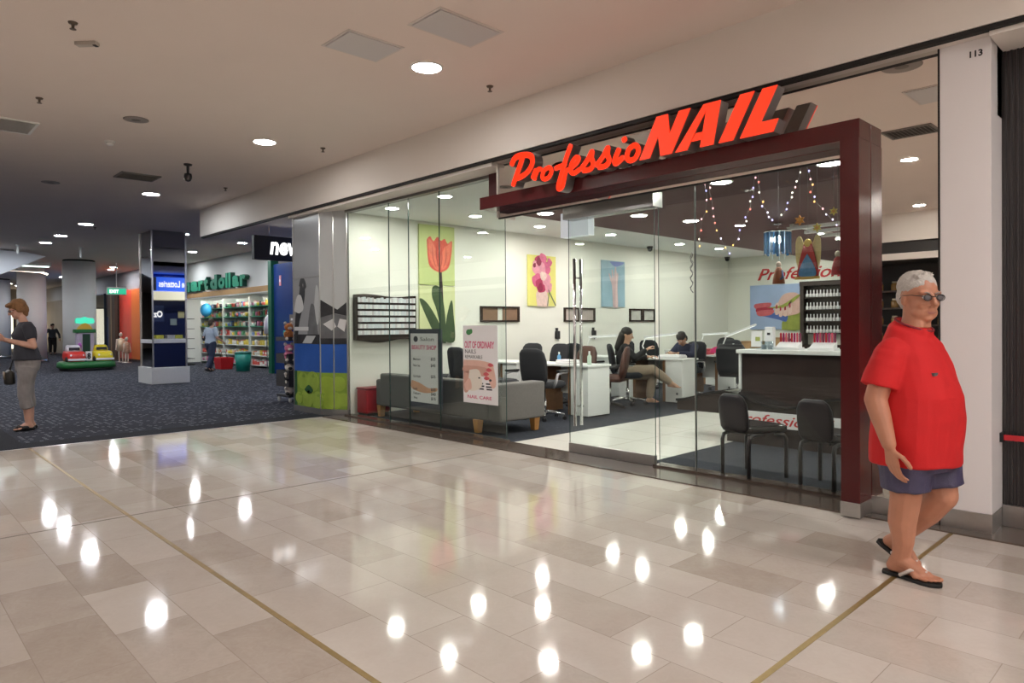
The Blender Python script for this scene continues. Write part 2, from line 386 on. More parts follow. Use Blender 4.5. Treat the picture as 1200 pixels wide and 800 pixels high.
# white pier with the tenancy number
pw = struct(MB().box(-1.335, -1.05, 5.21, 5.55, .13, 3.166).build('wall_pier', WHITEP, bevel=.003))
struct(MB().box(-1.339, -1.046, 5.205, 5.55, .0, .13).build('baseboard_pier', STEEL, bevel=.003))
nb = text(MB(), '113', (-1.165, 5.2095, 3.055), (1, 0, 0), (0, 0, 1), h=.042, d=.002, bold=.03).build('pier_number', BLACKP, pw)
nb['label'] = 'black number 113'

# ribbed dark roller shutter right of the pier
m = MB(); n = 150
prof = []
x = -1.055
while x < 2.6:
    prof += [(x, 0), (x+.016, 0), (x+.019, -.011), (x+.030, -.011), (x+.033, 0)]; x += .035
vs = []; fs = []
for i, (a, b) in enumerate(prof): vs += [(a, 5.50+b, .15), (a, 5.50+b, 3.135)]
for i in range(len(prof)-1): fs.append((2*i, 2*i+2, 2*i+3, 2*i+1))
o = len(vs); vs += [(-1.055, 5.53, .15), (2.6, 5.53, .15), (2.6, 5.53, 3.135), (-1.055, 5.53, 3.135)]; fs.append((o, o+3, o+2, o+1))
m.add(vs, fs)
sh = struct(m.build('door_2', mat('charcoal_shutter', (.050, .045, .046), .35, .2)))
struct(MB().box(-1.045, 2.6, 5.47, 5.56, .01, .15).build('baseboard_shutter', STEEL, bevel=.003))
sbox('wall_front', BULK, 2.6, 6.5, 5.3, 5.5, 0, 3.19)
t = thing('barrier_strap', 'thin red strap stretched across the charcoal ribbed shutter', 'strap', (-1.0, 5.44, .60))
MB().box(-.04, 2.3, -.002, .002, -.018, .018).build('strap', mat('red_webbing', (.55, .02, .03), .6), t)
MB().box(-.05, -.03, -.02, .06, -.03, .03).build('wall_clip', BLACKP, t); MB().box(2.28, 2.32, -.02, .06, -.03, .03).build('wall_clip', BLACKP, t)
# ------------------------------------------------------------------ illuminated shop sign
SIGNF = mat('red_lit_acrylic', (.6, .02, .01), .35, emit=(1.0, .050, .014), es=.46)
SIGNS = mat('sign_returns', (.30, .28, .28), .32, .7)
sg = thing('shop_sign', 'red illuminated script and block letters standing on the maroon portal beam', 'sign', (-3.75*.986, 4.988, 2.752))
sg.scale = (.986, 1, .986)
SX = -3.75; Y0 = -.115
def slet(name, draw):
    a = MB(); draw(a, .115, (-SX, Y0, -2.765)); L = a.build(name, SIGNS, sg)
    b = MB(); draw(b, .012, (-SX, Y0-.0125, -2.765)); f = b.build('letter_face', SIGNF, L)
def script(strokes, w):
    def dr(mb, d, O):
        for s in strokes:
            pts = spline(s, 7)
            stroke(mb, pts, w, O, (1, 0, 0), (0, 0, 1), -d)
    return dr
def block(poly):
    def dr(mb, d, O): mb.poly(poly, O, (1, 0, 0), (0, 0, 1), -d)
    return dr
W = .052
slet('letter_p', script([[(-5.145, 3.015), (-5.09, 3.075), (-4.98, 3.082), (-4.87, 3.055), (-4.845, 2.985), (-4.90, 2.91), (-5.0, 2.868), (-5.09, 2.86)],
                         [(-4.985, 3.06), (-5.03, 2.97), (-5.09, 2.87), (-5.125, 2.80)]], [.06, .06, .055, .055]))
slet('letter_r', script([[(-4.845, 2.83), (-4.805, 2.895), (-4.80, 2.88), (-4.815, 2.81)], [(-4.80, 2.85), (-4.765, 2.90), (-4.725, 2.893)]], .045))
slet('letter_o', script([[(-4.635, 2.895), (-4.685, 2.875), (-4.71, 2.82), (-4.68, 2.79), (-4.62, 2.80), (-4.585, 2.85), (-4.605, 2.89), (-4.635, 2.895)]], .044))
slet('letter_f', script([[(-4.335, 3.055), (-4.40, 2.93), (-4.455, 2.80), (-4.495, 2.70), (-4.485, 2.665), (-4.445, 2.68), (-4.42, 2.75), (-4.40, 2.81), (-4.365, 2.835)], [(-4.53, 2.87), (-4.40, 2.89)]], [.05, .05, .046, .042]))
slet('letter_e', script([[(-4.345, 2.835), (-4.27, 2.87), (-4.235, 2.91), (-4.27, 2.93), (-4.325, 2.88), (-4.335, 2.81), (-4.295, 2.785), (-4.225, 2.81)]], .045))
for dx, dz in ((0, 0), (.185, .0)):
    slet('letter_s', script([[(-4.21+dx, 2.81), (-4.13+dx, 2.88), (-4.075+dx, 2.95), (-4.08+dx, 2.89), (-4.06+dx, 2.83), (-4.10+dx, 2.79), (-4.18+dx, 2.79)]], .048))
slet('letter_i', script([[(-3.765, 2.91), (-3.81, 2.83), (-3.80, 2.79), (-3.72, 2.83)]], .05))
slet('letter_dot', script([[(-3.715, 2.98), (-3.695, 2.99)]], .05))
slet('letter_o', script([[(-3.60, 2.915), (-3.655, 2.89), (-3.68, 2.83), (-3.65, 2.79), (-3.59, 2.80), (-3.555, 2.86), (-3.575, 2.905), (-3.60, 2.915)]], .046))
slet('letter_n', block([(-3.545, 2.772), (-3.44, 2.772), (-3.352, 2.945), (-3.330, 2.772), (-3.222, 2.772), (-3.04, 3.108), (-3.148, 3.108), (-3.238, 2.94), (-3.256, 3.108), (-3.365, 3.108)]))
slet('letter_a', lambda mb, d, O: (mb.poly([(-3.186, 2.772), (-3.075, 2.772), (-2.985, 2.93), (-2.895, 3.06), (-2.88, 3.108), (-2.92, 3.108)], O, (1, 0, 0), (0, 0, 1), -d),
                               mb.poly([(-2.955, 2.772), (-2.838, 2.772), (-2.77, 3.108), (-2.885, 3.108)], O, (1, 0, 0), (0, 0, 1), -d),
                               mb.poly([(-3.03, 2.832), (-2.925, 2.832), (-2.925, 2.892), (-2.99, 2.892)], O, (1, 0, 0), (0, 0, 1), -d)))
slet('letter_i', block([(-2.79, 2.772), (-2.668, 2.772), (-2.49, 3.108), (-2.605, 3.108)]))
slet('letter_l', block([(-2.61, 2.772), (-2.345, 2.772), (-2.305, 2.862), (-2.440, 2.862), (-2.31, 3.108), (-2.425, 3.108)]))

# ------------------------------------------------------------------ ceiling fittings
def downlight(loc, label, group, lm=LAMP, r=.105):
    t = thing('downlight', label, 'ceiling light', loc, 0, group)
    MB().lathe((0, 0, 0), [(r+.022, 0), (r+.022, -.006), (r+.004, -.010), (r+.002, -.004)], 28).build('trim_ring', BAFFLE, t)
    MB().lathe((0, 0, 0), [(r, -.001), (r, -.007)], 28).build('diffuser', lm, t)
    return t
MZ = 3.73
rowl = [(-5.1, 3.82, 'large round downlight in the mall ceiling beside the two access panels'),
        (-8.55, 3.82, 'round downlight in the mall ceiling, second nearest along the bulkhead'),
        (-13.2, 3.82, 'round downlight in the mall ceiling beyond the dome camera, third along the bulkhead'),
        (-17.95, 3.82, 'round downlight in the mall ceiling above the round columns, brightest of the far three'),
        (-20.6, 3.82, 'middle of three far downlights left of the hanging white rod'),
        (-22.5, 3.82, 'leftmost of three far downlights above the curved white soffit')]
for x, y, l in rowl: downlight((x, y, MZ), l, 'mall downlights', LAMP if x > -10 else LAMPC, .128 if x > -15 else .135)
downlight((-18.3, 6.05, MZ), 'upper of two downlights above the green discount store sign', 'mall downlights', LAMPC, .115)
downlight((-22.4, 7.65, MZ), 'lower of two downlights above the green discount store sign', 'mall downlights', LAMPC, .12)
for x, y, l in [(-3.24, -.7, 'downlight seen in the mirror just below the dark louvred vent'), (-4.37, -5.2, 'downlight seen in the mirror next to the opposite bulkhead')]:
    downlight((x, y, MZ), l, 'mall downlights')
for x in (-8.2, -13.2, 1.4, 4.8):
    for y in (-.7, -4.4): downlight((x, y, MZ), 'fill downlight added in the mall ceiling behind the camera', 'added fill downlights out of shot', LAMPFILL, .12)  # unseen lamps added behind the camera as fill light
for x, y in ((1.2, 3.5), (4.6, 3.5), (-18.2, -.7), (-18.2, -4.4), (-26, .5), (-26, -4)): downlight((x, y, MZ), 'fill downlight added in the mall ceiling outside the picture', 'added fill downlights out of shot', LAMPFILL, .12)  # more unseen fill lamps, added to even out the hall lighting
for x, y, l in [(-31, 6.5, 'small far downlight right of the tall round column'), (-30, 7.3, 'small far downlight above the red shopfront'), (-38, 5.8, 'distant downlight between the two round columns'), (-44, 5.9, 'distant downlight left of the second round column'), (-34, 3, 'distant downlight hidden by the curved soffit')]:
    downlight((x, y, MZ), l, 'far mall downlights', LAMP, .12)
# salon downlights
for x, y, z, l in [(-8.55, 5.75, 3.1, 'salon downlight in the corner above the wall rack'), (-7.30, 5.75, 3.1, 'salon downlight behind the glass near the top of the third pane'),
                (-8.30, 7.15, 3.1, 'salon downlight to the right of the tulip panel'), (-7.5, 7.8, 3.1, 'salon downlight at the edge of the white ceiling left of the exit box'), (-8.42, 8.75, 3.1, 'salon downlight above the yellow flower painting'),
                (-7.4, 10.3, 3.1, 'salon downlight above the blue hand painting, right one'), (-8.3, 10.6, 3.1, 'salon downlight above the blue hand painting, left one'),
                (-7.4, 12.6, 3.1, 'salon downlight farther back above the nail tables'), (-8.3, 13.0, 3.1, 'salon downlight far back beside the left wall'), (-8.2, 14.5, 3.1, 'salon downlight second from the back corner'), (-7.0, 15.8, 3.1, 'salon downlight nearest the back wall'),
                (-5.68, 6.0, 2.7, 'salon downlight in the maroon ceiling left of the exit box'), (-5.03, 6.98, 2.7, 'wide warm downlight in the maroon ceiling above the sliding door'), (-4.85, 7.87, 2.7, 'downlight in the maroon ceiling beyond the sliding door'),
                (-3.33, 5.93, 2.7, 'bright downlight in the maroon ceiling between the fairy lights'), (-2.33, 5.93, 2.7, 'bright downlight in the maroon ceiling nearest the maroon leg'),
                (-4.2, 10.5, 2.7, 'downlight in the maroon ceiling behind the counter'), (-4.2, 13.5, 2.7, 'downlight in the maroon ceiling near the polish rack'), (-2.2, 8.6, 2.7, 'downlight above the right end of the counter'), (-2.2, 11.5, 2.7, 'downlight hidden behind the maroon leg'), (-2.6, 14.6, 2.7, 'downlight in the hidden back corner')]:
    downlight((x, y, z), l, 'salon downlights', LAMPS, .09)

def sprinkler(loc, label):
    t = thing('sprinkler', label, 'sprinkler', loc, 0, 'fire sprinklers')
    MB().lathe((0, 0, 0), [(.035, 0), (.03, -.012), (.012, -.014), (.010, -.045)], 16).build('body', mat('dull_bronze', (.16, .12, .09), .4, .6), t)
    MB().lathe((0, 0, 0), [(.022, -.05), (.024, -.054)], 12).tube([(.008, 0, -.03), (.012, 0, -.05)], .003).tube([(-.008, 0, -.03), (-.012, 0, -.05)], .003).build('deflector', MATS['dull_bronze'], t)
for x, y, l in [(-5.08, 4.58, 'sprinkler head right of the big downlight'), (-8.33, 4.52, 'sprinkler head beside the second downlight, close to the bulkhead'), (-11.8, 4.58, 'sprinkler head near the far end of the bulkhead'),
                (-8.46, 1.40, 'sprinkler head above the louvred air grille'), (-6.2, 1.25, 'sprinkler head in the top left of the ceiling'), (-18.4, 4.1, 'tiny far sprinkler head')]:
    sprinkler((x, y, MZ), l)
def speaker(loc, label, r=.13):
    t = thing('ceiling_speaker', label, 'speaker', loc, 0, 'ceiling speakers')
    MB().lathe((0, 0, 0), [(r, 0), (r, -.006), (r-.012, -.009)], 30).build('rim', mat('speaker_rim', (.30, .27, .25), .5), t)
    MB().lathe((0, 0, 0), [(r-.013, -.004), (.02, -.011), (.001, -.0112)], 30).build('grille', mat('speaker_mesh', (.20, .185, .17), .7, bump=.6, bscale=350), t)
speaker((-8.6, 2.34, MZ), 'round grey speaker grille in the mall ceiling above the smoke detector')
speaker((-13.2, 2.32, MZ), 'round grey speaker grille farther along the mall ceiling')
speaker((-2.11, 3.39, MZ), 'round grey speaker grille seen in the mirror', .17)
t = thing('smoke_detector', 'white smoke detector on the mall ceiling near the speaker grille', 'smoke detector', (-9.8, 2.36, MZ))
MB().lathe((0, 0, 0), [(.06, 0), (.058, -.02)], 20).build('base', BAFFLE, t); MB().lathe((0, 0, 0), [(.045, -.02), (.045, -.05), (.02, -.06), (.001, -.06)], 20).build('head', BAFFLE, t)
t = thing('ceiling_camera', 'dark surveillance camera hanging on a short stem from the ceiling', 'security camera', (-10.45, 3.52, MZ))
MB().lathe((0, 0, 0), [(.06, 0), (.055, -.02), (.02, -.03), (.018, -.14)], 18).build('stem', BLACKP, t)
MB().lathe((0, 0, 0), [(.05, -.14), (.055, -.17), (.055, -.20), (.035, -.245), (.003, -.255)], 18).build('dome', mat('smoked_dome', (.03, .03, .035), .08), t)
t = thing('emergency_light', 'small beige emergency light box on the ceiling at top left', 'emergency light', (-6.55, 1.42, MZ), .75)
MB().box(-.09, .09, -.03, .03, -.03, 0).build('housing', mat('beige_box', (.5, .45, .4), .5), t, .004); MB().box(.06, .085, -.02, .02, -.036, -.03).build('sensor', BLACKP, t)
def grille(loc, rz, w, h, nb, label, dark):
    t = thing('air_grille', label, 'air vent', loc, rz)
    fr = MB()
    for a in ((-w/2-.03, w/2+.03, -h/2-.03, -h/2), (-w/2-.03, w/2+.03, h/2, h/2+.03), (-w/2-.03, -w/2, -h/2, h/2), (w/2, w/2+.03, -h/2, h/2)): fr.box(*a, -.018, 0)
    fr.build('frame', BAFFLE if not dark else GREYG, t, .003)
    MB().box(-w/2, w/2, -h/2, h/2, -.003, -.001).build('backing', DARK if not dark else mat('grille_back', (.08, .075, .07), .7), t)
    for i in range(nb):
        x = -w/2+(i+.5)*w/nb
        MB().box(x-w/nb*.32, x+w/nb*.32, -h/2, h/2, -.016, -.013, Matrix.Translation((x, 0, -.012)) @ Matrix.Rotation(.6, 4, 'Y') @ Matrix.Translation((-x, 0, .012))).build('louvre', BAFFLE if not dark else GREYG, t)
grille((-9.78, 1.36, MZ), 0, .56, .36, 12, 'white louvred air grille in the ceiling at the left edge', False)
grille((-11.8, 3.22, MZ), 0, .42, .50, 10, 'grey flush return air grille in the mall ceiling', True)
grille((-2.75, .92, MZ), 0, .5, .4, 11, 'dark louvred vent seen in the mirror', True)
def panel(x0, x1, y0, y1, label):
    t = thing('access_panel', label, 'access panel', ((x0+x1)/2, (y0+y1)/2, MZ)); w, h = (x1-x0)/2, (y1-y0)/2
    fr = MB()
    for a in ((-w, w, -h, -h+.02), (-w, w, h-.02, h), (-w, -w+.02, -h+.02, h-.02), (w-.02, w, -h+.02, h-.02)): fr.box(*a, -.006, 0)
    fr.build('frame', mat('panel_frame', (.66, .60, .56), .5), t)
    MB().box(-w+.026, w-.026, -h+.026, h-.026, -.012, 0).build('lid', mat('panel_lid', (.60, .58, .58), .6), t, .002)
panel(-5.30, -4.86, 2.87, 3.41, 'square ceiling access panel, left of the two by the big downlight')
panel(-4.48, -4.06, 3.17, 3.82, 'square ceiling access panel, right of the two by the big downlight')
panel(-2.35, -1.9, 2.0, 2.6, 'ceiling access panel seen in the mirror')
for x, y, l in [(-9.0, 12.9, 'black dome camera on the salon ceiling above the blue painting'), (-9.1, 16.5, 'black dome camera in the back corner of the salon ceiling')]:
    t = thing('ceiling_camera', l, 'security camera', (x, y, 3.1))
    MB().lathe((0, 0, 0), [(.07, 0), (.07, -.03)], 18).build('base', BLACKP, t); MB().lathe((0, 0, 0), [(.06, -.03), (.055, -.08), (.03, -.11), (.002, -.115)], 18).build('dome', MATS['smoked_dome'], t)
t = thing('slot_vent', 'dark slot vent in the white salon ceiling near the back', 'air vent', (-7.1, 12.0, 3.1))
MB().box(-.32, .32, -.09, .09, -.012, 0).build('frame', GREYG, t); 
for k in range(4): MB().box(-.3, .3, -.07+k*.04, -.05+k*.04, -.016, -.012).build('slot', DARK, t)
t = thing('exit_box', 'white exit sign box hanging from the ceiling inside the entrance', 'exit sign', (-4.94, 5.72, 2.75))
MB().box(-.20, .20, -.05, .05, -.43, -.16).build('housing', mat('box_white', (.80, .83, .86), .35, emit=(.85, .92, 1.0), es=.16), t, .006)
MB().box(-.185, .185, .05, .054, -.415, -.175).build('lens', mat('exit_lens', (.7, .75, .78), .4), t)
MB().tube([(-.1, 0, -.16), (-.1, 0, -.05)], .008).tube([(.1, 0, -.16), (.1, 0, -.05)], .008).build('hanger', CHROME, t)

for x, y in ((-12.4, 6.6), (-12.4, 8.2)): downlight((x, y, 3.19), 'fill downlight added in the low newsagent ceiling behind the poster pillar', 'added newsagent fill downlights', LAMPC, .11)  # unseen lamps added to brighten the newsagent corner and lottery counter
for x, y in ((-15.8, 7.6), (-19.2, 7.9), (-25.5, 8.1), (-16.0, 1.0), (-20.5, .6)): downlight((x, y, MZ), 'cool fill downlight added over the carpeted court, hidden by the bulkhead or out of shot', 'added court fill downlights', LAMPC, .12)  # hidden lamps added to lift the court and the store fascia

for x, y in ((-24.0, 1.4), (-23.4, 2.5), (-31.2, 7.5), (-28.5, 2.6), (-31.5, 2.4), (-37, 2.6), (-43, 3), (-37, 6.9), (-46, 6.5)): downlight((x, y, MZ), 'cool fill downlight added in the far part of the mall, out of shot or hidden', 'added far fill downlights', LAMPC, .12)  # hidden lamps added to brighten the soffit, red shopfront and far columns
# ------------------------------------------------------------------ people
def skin_mat(name, c):
    m = mat(name, c, .5, var=.12, vscale=14); m.node_tree.nodes['Principled BSDF'].inputs['Subsurface Weight'].default_value = 0.08
    m.node_tree.nodes['Principled BSDF'].inputs['Subsurface Radius'].default_value = (.02, .008, .004); return m
def fuse(name, mb, voxel, smooth, mats, parent=None, wr=0.0, wscale=9.0, loc=None, rz=None):
    """one continuous closed surface grown over the collected volumes"""
    me = bpy.data.meshes.new('f'); me.from_pydata(mb.v, [], mb.f)
    ob = bpy.data.objects.new('f', me); COL.objects.link(ob)
    r = ob.modifiers.new('r', 'REMESH'); r.mode = 'VOXEL'; r.voxel_size = voxel
    if smooth:
        s = ob.modifiers.new('s', 'SMOOTH'); s.factor = .5; s.iterations = smooth
    ev = ob.evaluated_get(bpy.context.evaluated_depsgraph_get())
    res = bpy.data.meshes.new_from_object(ev); bpy.data.objects.remove(ob); bpy.data.meshes.remove(me)
    res.name = name
    if wr:
        nv = [v.normal.copy() for v in res.vertices]
        for v, n in zip(res.vertices, nv):
            q = v.co*wscale; d = noise.noise(V((q.x, q.y, q.z*.55)))+.5*noise.noise(V((q.x*2.3+5, q.y*2.3, q.z*1.4)))
            v.co += n*(d*wr)
    res.polygons.foreach_set('use_smooth', [True]*len(res.polygons)); res.materials.clear()
    for mm in (mats if isinstance(mats, (list, tuple)) else [mats]): res.materials.append(mm)
    o = bpy.data.objects.new(name, res); COL.objects.link(o)
    if parent: o.parent = parent
    if loc is not None: o.location = loc
    if rz is not None: o.rotation_euler = (0, 0, rz)
    return o
def ring(c, rx, ry, n=24, rot=0.0, p=2.4):
    out = []
    for k in range(n):
        a = 2*PI*k/n; ca, sa = math.cos(a), math.sin(a)
        x = rx*math.copysign(abs(ca)**(2/p), ca); y = ry*math.copysign(abs(sa)**(2/p), sa)
        out.append(V((c[0]+x*math.cos(rot)-y*math.sin(rot), c[1]+x*math.sin(rot)+y*math.cos(rot), c[2])))
    return out
def hand(mb, w, d, nrm, side, curl=.35, s=1.0):
    """palm and five fingers: w wrist, d finger direction, nrm palm normal, side towards the thumb"""
    w, d, nrm, side = V(w), V(d).normalized(), V(nrm).normalized(), V(side).normalized()
    for k, (o, L) in enumerate(((.030, .088), (.010, .092), (-.010, .088), (-.029, .080))):
        mb.caps(w+side*o*.55*s, w+d*L*s+side*o*s, .015*s, .0125*s, 8)
        p = w+d*(L+.006)*s+side*o*s; ln = (.040, .045, .042, .033)[k]*s; r = (.0095, .0098, .0092, .0082)[k]*s; a = curl*.6
        for j in range(3):
            q = d*math.cos(a)+nrm*math.sin(a); e = p+q*ln*(1, .68, .55)[j]
            mb.caps(p, e, r*(1-.08*j), r*(.92-.08*j), 8); p = e; a += curl
    p = w+side*.026*s+d*.022*s
    for ln, q in ((.045, side*.75+d*.6+nrm*.25), (.034, side*.35+d*.9+nrm*.35), (.026, side*.1+d*.95+nrm*.4)):
        e = p+q.normalized()*ln*s; mb.caps(p, e, .0135*s, .0115*s, 8); p = e
def foot(mb, a, d, s=1.0, up=(0, 0, 1), splay=1):
    """bare foot: a ankle joint, d toe direction; sole about .08 below the ankle"""
    a, d, up = V(a), V(d).normalized(), V(up).normalized(); sd = up.cross(d)
    h = a-up*.045*s
    mb.caps(a, h-d*.035*s-up*.005*s, .042*s, .032*s); mb.caps(a-up*.01*s, a+d*.09*s-up*.048*s, .040*s, .030*s)
    mb.caps(h-d*.03*s-up*.008*s, a+d*.12*s-up*.060*s+sd*.012*s, .028*s, .024*s)
    for k in range(5):
        o = (.032, .014, -.002, -.017, -.031)[k]*splay; L = (.172, .175, .165, .152, .135)[k]
        mb.caps(a+d*.07*s-up*.052*s+sd*o*.6*s, a+d*(L-.05)*s-up*.064*s+sd*o*s, .020*s, .0155*s, 8)
        mb.caps(a+d*(L-.045)*s-up*.066*s+sd*o*s, a+d*L*s-up*.069*s+sd*o*1.08*s, .0125*s if k == 0 else .009*s, .0115*s if k == 0 else .0085*s, 8)
def head(mb, c, yaw, pitch, s=1.0, heavy=0.0):
    """c = centre of the skull; the face looks along yaw"""
    R = Matrix.Rotation(yaw, 3, 'Z') @ Matrix.Rotation(pitch, 3, 'Y'); c = V(c)
    P = lambda x, y, z: c+R @ V((x*s, y*s, z*s))
    E = lambda x, y, z, a, b, d: mb.ell(P(x, y, z), (a*s, b*s, d*s), R, 18, 12)
    E(-.012, 0, .025, .098, .077, .095); E(.02, 0, -.03, .074, .066, .085)
    E(.038, 0, -.075, .050, .054+heavy*.01, .045); E(.062, 0, -.098, .025, .028, .020)
    if heavy: E(.01, 0, -.105, .055, .055, .035)
    for q in (-1, 1):
        E(.052, q*.036, -.030, .030, .026, .026); E(.074, q*.032, .022, .016, .026, .010)
        E(-.008, q*.077, -.012, .018, .010, .032)
        mb.caps(P(.090, q*.010, -.036), P(.088, q*.014, -.040), .010*s, .009*s, 8)
    mb.caps(P(.084, 0, .012), P(.112, 0, -.030), .010*s, .0145*s, 10)
    mb.caps(P(.082, -.018, -.064), P(.082, .018, -.064), .0085*s, .0085*s, 8); mb.caps(P(.080, -.016, -.076), P(.080, .016, -.076), .0095*s, .0095*s, 8)
    return R, P
def face_bits(parent, R, P, s, brow=None, lip=(.42, .17, .14)):
    e = MB(); i = MB()
    for q in (-1, 1):
        e.ell(P(.078, q*.032, .002), (.0125*s, .0135*s, .0105*s), R, 12, 8); i.ell(P(.0875, q*.032, .002), (.0045*s, .0060*s, .0060*s), R, 10, 6)
    eye = e.build('eyes', mat('eye_white', (.7, .68, .65), .2), parent); i.build('pupils', mat('eye_dark', (.02, .015, .012), .1), eye)
    m = MB(); m.caps(P(.0895, -.020, -.070), P(.0895, .020, -.070), .0030*s, .0030*s, 8); m.ell(P(.0875, 0, -.0755), (.006*s, .019*s, .005*s), R, 12, 6)
    m.build('lips', mat('lip_%d' % int(lip[0]*100), lip, .5), parent)
    if brow:
        b = MB()
        for q in (-1, 1): b.tube([P(.089, q*.014, .018), P(.090, q*.032, .024), P(.078, q*.052, .020)], [.003*s, .0045*s, .002*s], 6)
        b.build('eyebrows', brow, parent)
def limb(mb, pts, rs, n=14):
    for i in range(len(pts)-1): mb.caps(pts[i], pts[i+1], rs[i], rs[i+1], n)

# --- man in the red polo
SK1 = skin_mat('skin_tanned', (.50, .225, .14))
m = MB()
R, P = head(m, (.045, .01, 1.495), -.40, .08, 1.09, 1.0)
m.loft([ring((.03, 0, 1.33), .07, .075), ring((.035, 0, 1.39), .062, .062), ring((.035, 0, 1.45), .06, .06)])
m.loft([ring((.03, 0, .60), .14, .16), ring((.032, 0, .8), .175, .20), ring((.038, 0, .98), .175, .20), ring((.02, 0, 1.12), .145, .185), ring((.008, 0, 1.22), .115, .155), ring((.02, 0, 1.33), .06, .08)])
shR, elR, wrR = (.0, -.185, 1.195), (-.035, -.258, .955), (.045, -.275, .735)
shL, elL, wrL = (.0, .185, 1.195), (-.06, .265, .96), (-.03, .27, .745)
for a in ((shR, elR, wrR), (shL, elL, wrL)):
    q = V(a[1])*.65+V(a[2])*.35
    limb(m, a[:2]+(tuple(q), a[2]), [.062, .056, .052, .036])
hand(m, (.05, -.276, .715), (.18, .02, -1), (.35, .9, .1), (.9, -.25, .1), .38, 1.0)
hand(m, (-.025, .27, .725), (.15, -.02, -1), (.2, -.95, .1), (.9, .25, .1), .4, 1.0)
# standing leg and swinging leg
limb(m, [(.03, -.10, .72), (.032, -.098, .44), (.012, -.098, .30), (.018, -.098, .20), (.0, -.095, .085)], [.125, .076, .070, .054, .041])
limb(m, [(.04, .10, .72), (.115, .10, .435), (.03, .10, .32), (-.04, .10, .235), (-.115, .10, .148)], [.12, .076, .070, .054, .041])
fdir = V((1, .05, 0)); foot(m, (.0, -.095, .105), fdir, 1.08, (0, 0, 1), 1)
d2 = V((.88, 0, -.475)); foot(m, (-.115, .10, .143), d2, 1.08, V((.475, 0, .88)), -1)
MAN_LOC = (-1.18-.021, 4.03+.093, 0)
man = fuse('person', m, .0052, 3, SK1, loc=MAN_LOC, rz=math.radians(-13))
tag(man, 'man in a red polo shirt, navy shorts and flip-flops walking past the white pier', 'person')
face_bits(man, R, P, 1.09, mat('grey_brow', (.32, .29, .27), .8))
# hair
h = MB()
h.ell(P(-.022, 0, .050), (.107, .089, .089), R, 18, 12); h.ell(P(-.055, 0, .0), (.064, .080, .082), R)
for q in range(22):
    a = random.uniform(-1.1, 1.1); b = random.uniform(-.9, .5)
    o = P(.03+.05*b, .06*math.sin(a), .118-.02*abs(a)); h.caps(o, o+R @ V((.018*random.random()+.004, .010*math.sin(a), .009)), .008, .004, 6)
fuse('hair', h, .0055, 1, mat('white_hair', (.52, .49, .46), .8, var=.25, vscale=60, bump=.5, bscale=120), man, .0045, 38)
gl = MB()
for q in (-1, 1):
    c = [P(.101, q*.034+.021*math.cos(k*PI/6), .0+.015*math.sin(k*PI/6)) for k in range(13)]
    gl.tube(c, .0024, 6); gl.tube([P(.099, q*.056, .006), P(.05, q*.080, .010), P(-.01, q*.083, .006), P(-.03, q*.082, -.012)], .0024, 6)
gl.tube([P(.101, -.013, .004), P(.106, 0, .007), P(.101, .013, .004)], .0022, 6)
g = gl.build('glasses', BLACKP, man)
ln = MB()
for q in (-1, 1): ln.ell(P(.100, q*.034, 0), (.0012, .019, .0135), R, 14, 6)
ln.build('lenses', mat('grey_lens', (.10, .09, .10), .05), g)
# polo shirt
def tilt(rg, k=.42): return [V((p.x, p.y, p.z-(p.x-.02)*k)) for p in rg]
REDC = mat('red_polo', (.60, .010, .013), .8, var=.10, vscale=7, bump=.25, bscale=260)
s = MB()
s.loft([ring((.028, 0, .607), .198, .225), ring((.03, 0, .70), .200, .230), ring((.038, 0, .85), .203, .234), ring((.04, 0, .97), .197, .230), ring((.022, 0, 1.10), .172, .216), ring((.008, 0, 1.19), .148, .198), ring((.005, 0, 1.255), .120, .160), tilt(ring((.012, 0, 1.315), .094, .120)), tilt(ring((.018, 0, 1.335), .078, .090))])
s.loft([tilt(ring((.018, 0, 1.31), .090, .098)), tilt(ring((.024, 0, 1.352), .088, .092))])   # collar
for a, b in ((shR, elR), (shL, elL)):
    A, B = V(a), V(b); e = A+(B-A)*.74; s.caps(A+V((0, .02 if A.y < 0 else -.02, .0)), A+(B-A)*.3, .086, .091, 18)
    t = (B-A).normalized(); x = t.cross(V((1, 0, 0))).normalized(); y = t.cross(x)
    s.loft([[c+(x*math.cos(2*PI*k/20)+y*math.sin(2*PI*k/20))*r for k in range(20)] for c, r in ((A+t*.0, .080), (A+t*.12, .092), (e, .095))])
sh = fuse('shirt', s, .0085, 3, REDC, man, .011, 7)
MB().tube(tilt([V((.024+.089*math.cos(2*PI*k/24), .093*math.sin(2*PI*k/24), 1.350)) for k in range(25)]), .006, 6).build('collar_edge', mat('dark_red_trim', (.22, .02, .03), .8), sh)
MB().box(.165, .19, -.12, -.07, 1.085, 1.10).build('chest_badge', mat('grey_badge', (.10, .10, .11), .6), sh)
NAVY = mat('navy_shorts', (.058, .052, .110), .5, var=.4, vscale=11, bump=.3, bscale=120)
s = MB(); s.loft([ring((.03, 0, .58), .165, .195), ring((.03, 0, .70), .185, .217), ring((.034, 0, .82), .18, .21)])
def trouser(s, pts, rs, n=20):
    rg = []
    for i, p in enumerate(pts):
        p = V(p); t = (V(pts[min(i+1, len(pts)-1)])-V(pts[max(i-1, 0)])).normalized(); x = t.cross(V((0, 1, 0))).normalized(); y = t.cross(x)
        rg.append([p+(x*math.cos(2*PI*k/n)+y*math.sin(2*PI*k/n))*rs[i] for k in range(n)])
    s.loft(rg)
trouser(s, [(.035, -.095, .72), (.035, -.10, .60), (.035, -.10, .475)], [.135, .133, .115]); trouser(s, [(.04, .095, .72), (.075, .10, .58), (.105, .10, .475)], [.13, .13, .112])
fuse('shorts', s, .008, 2, NAVY, man, .007, 10)
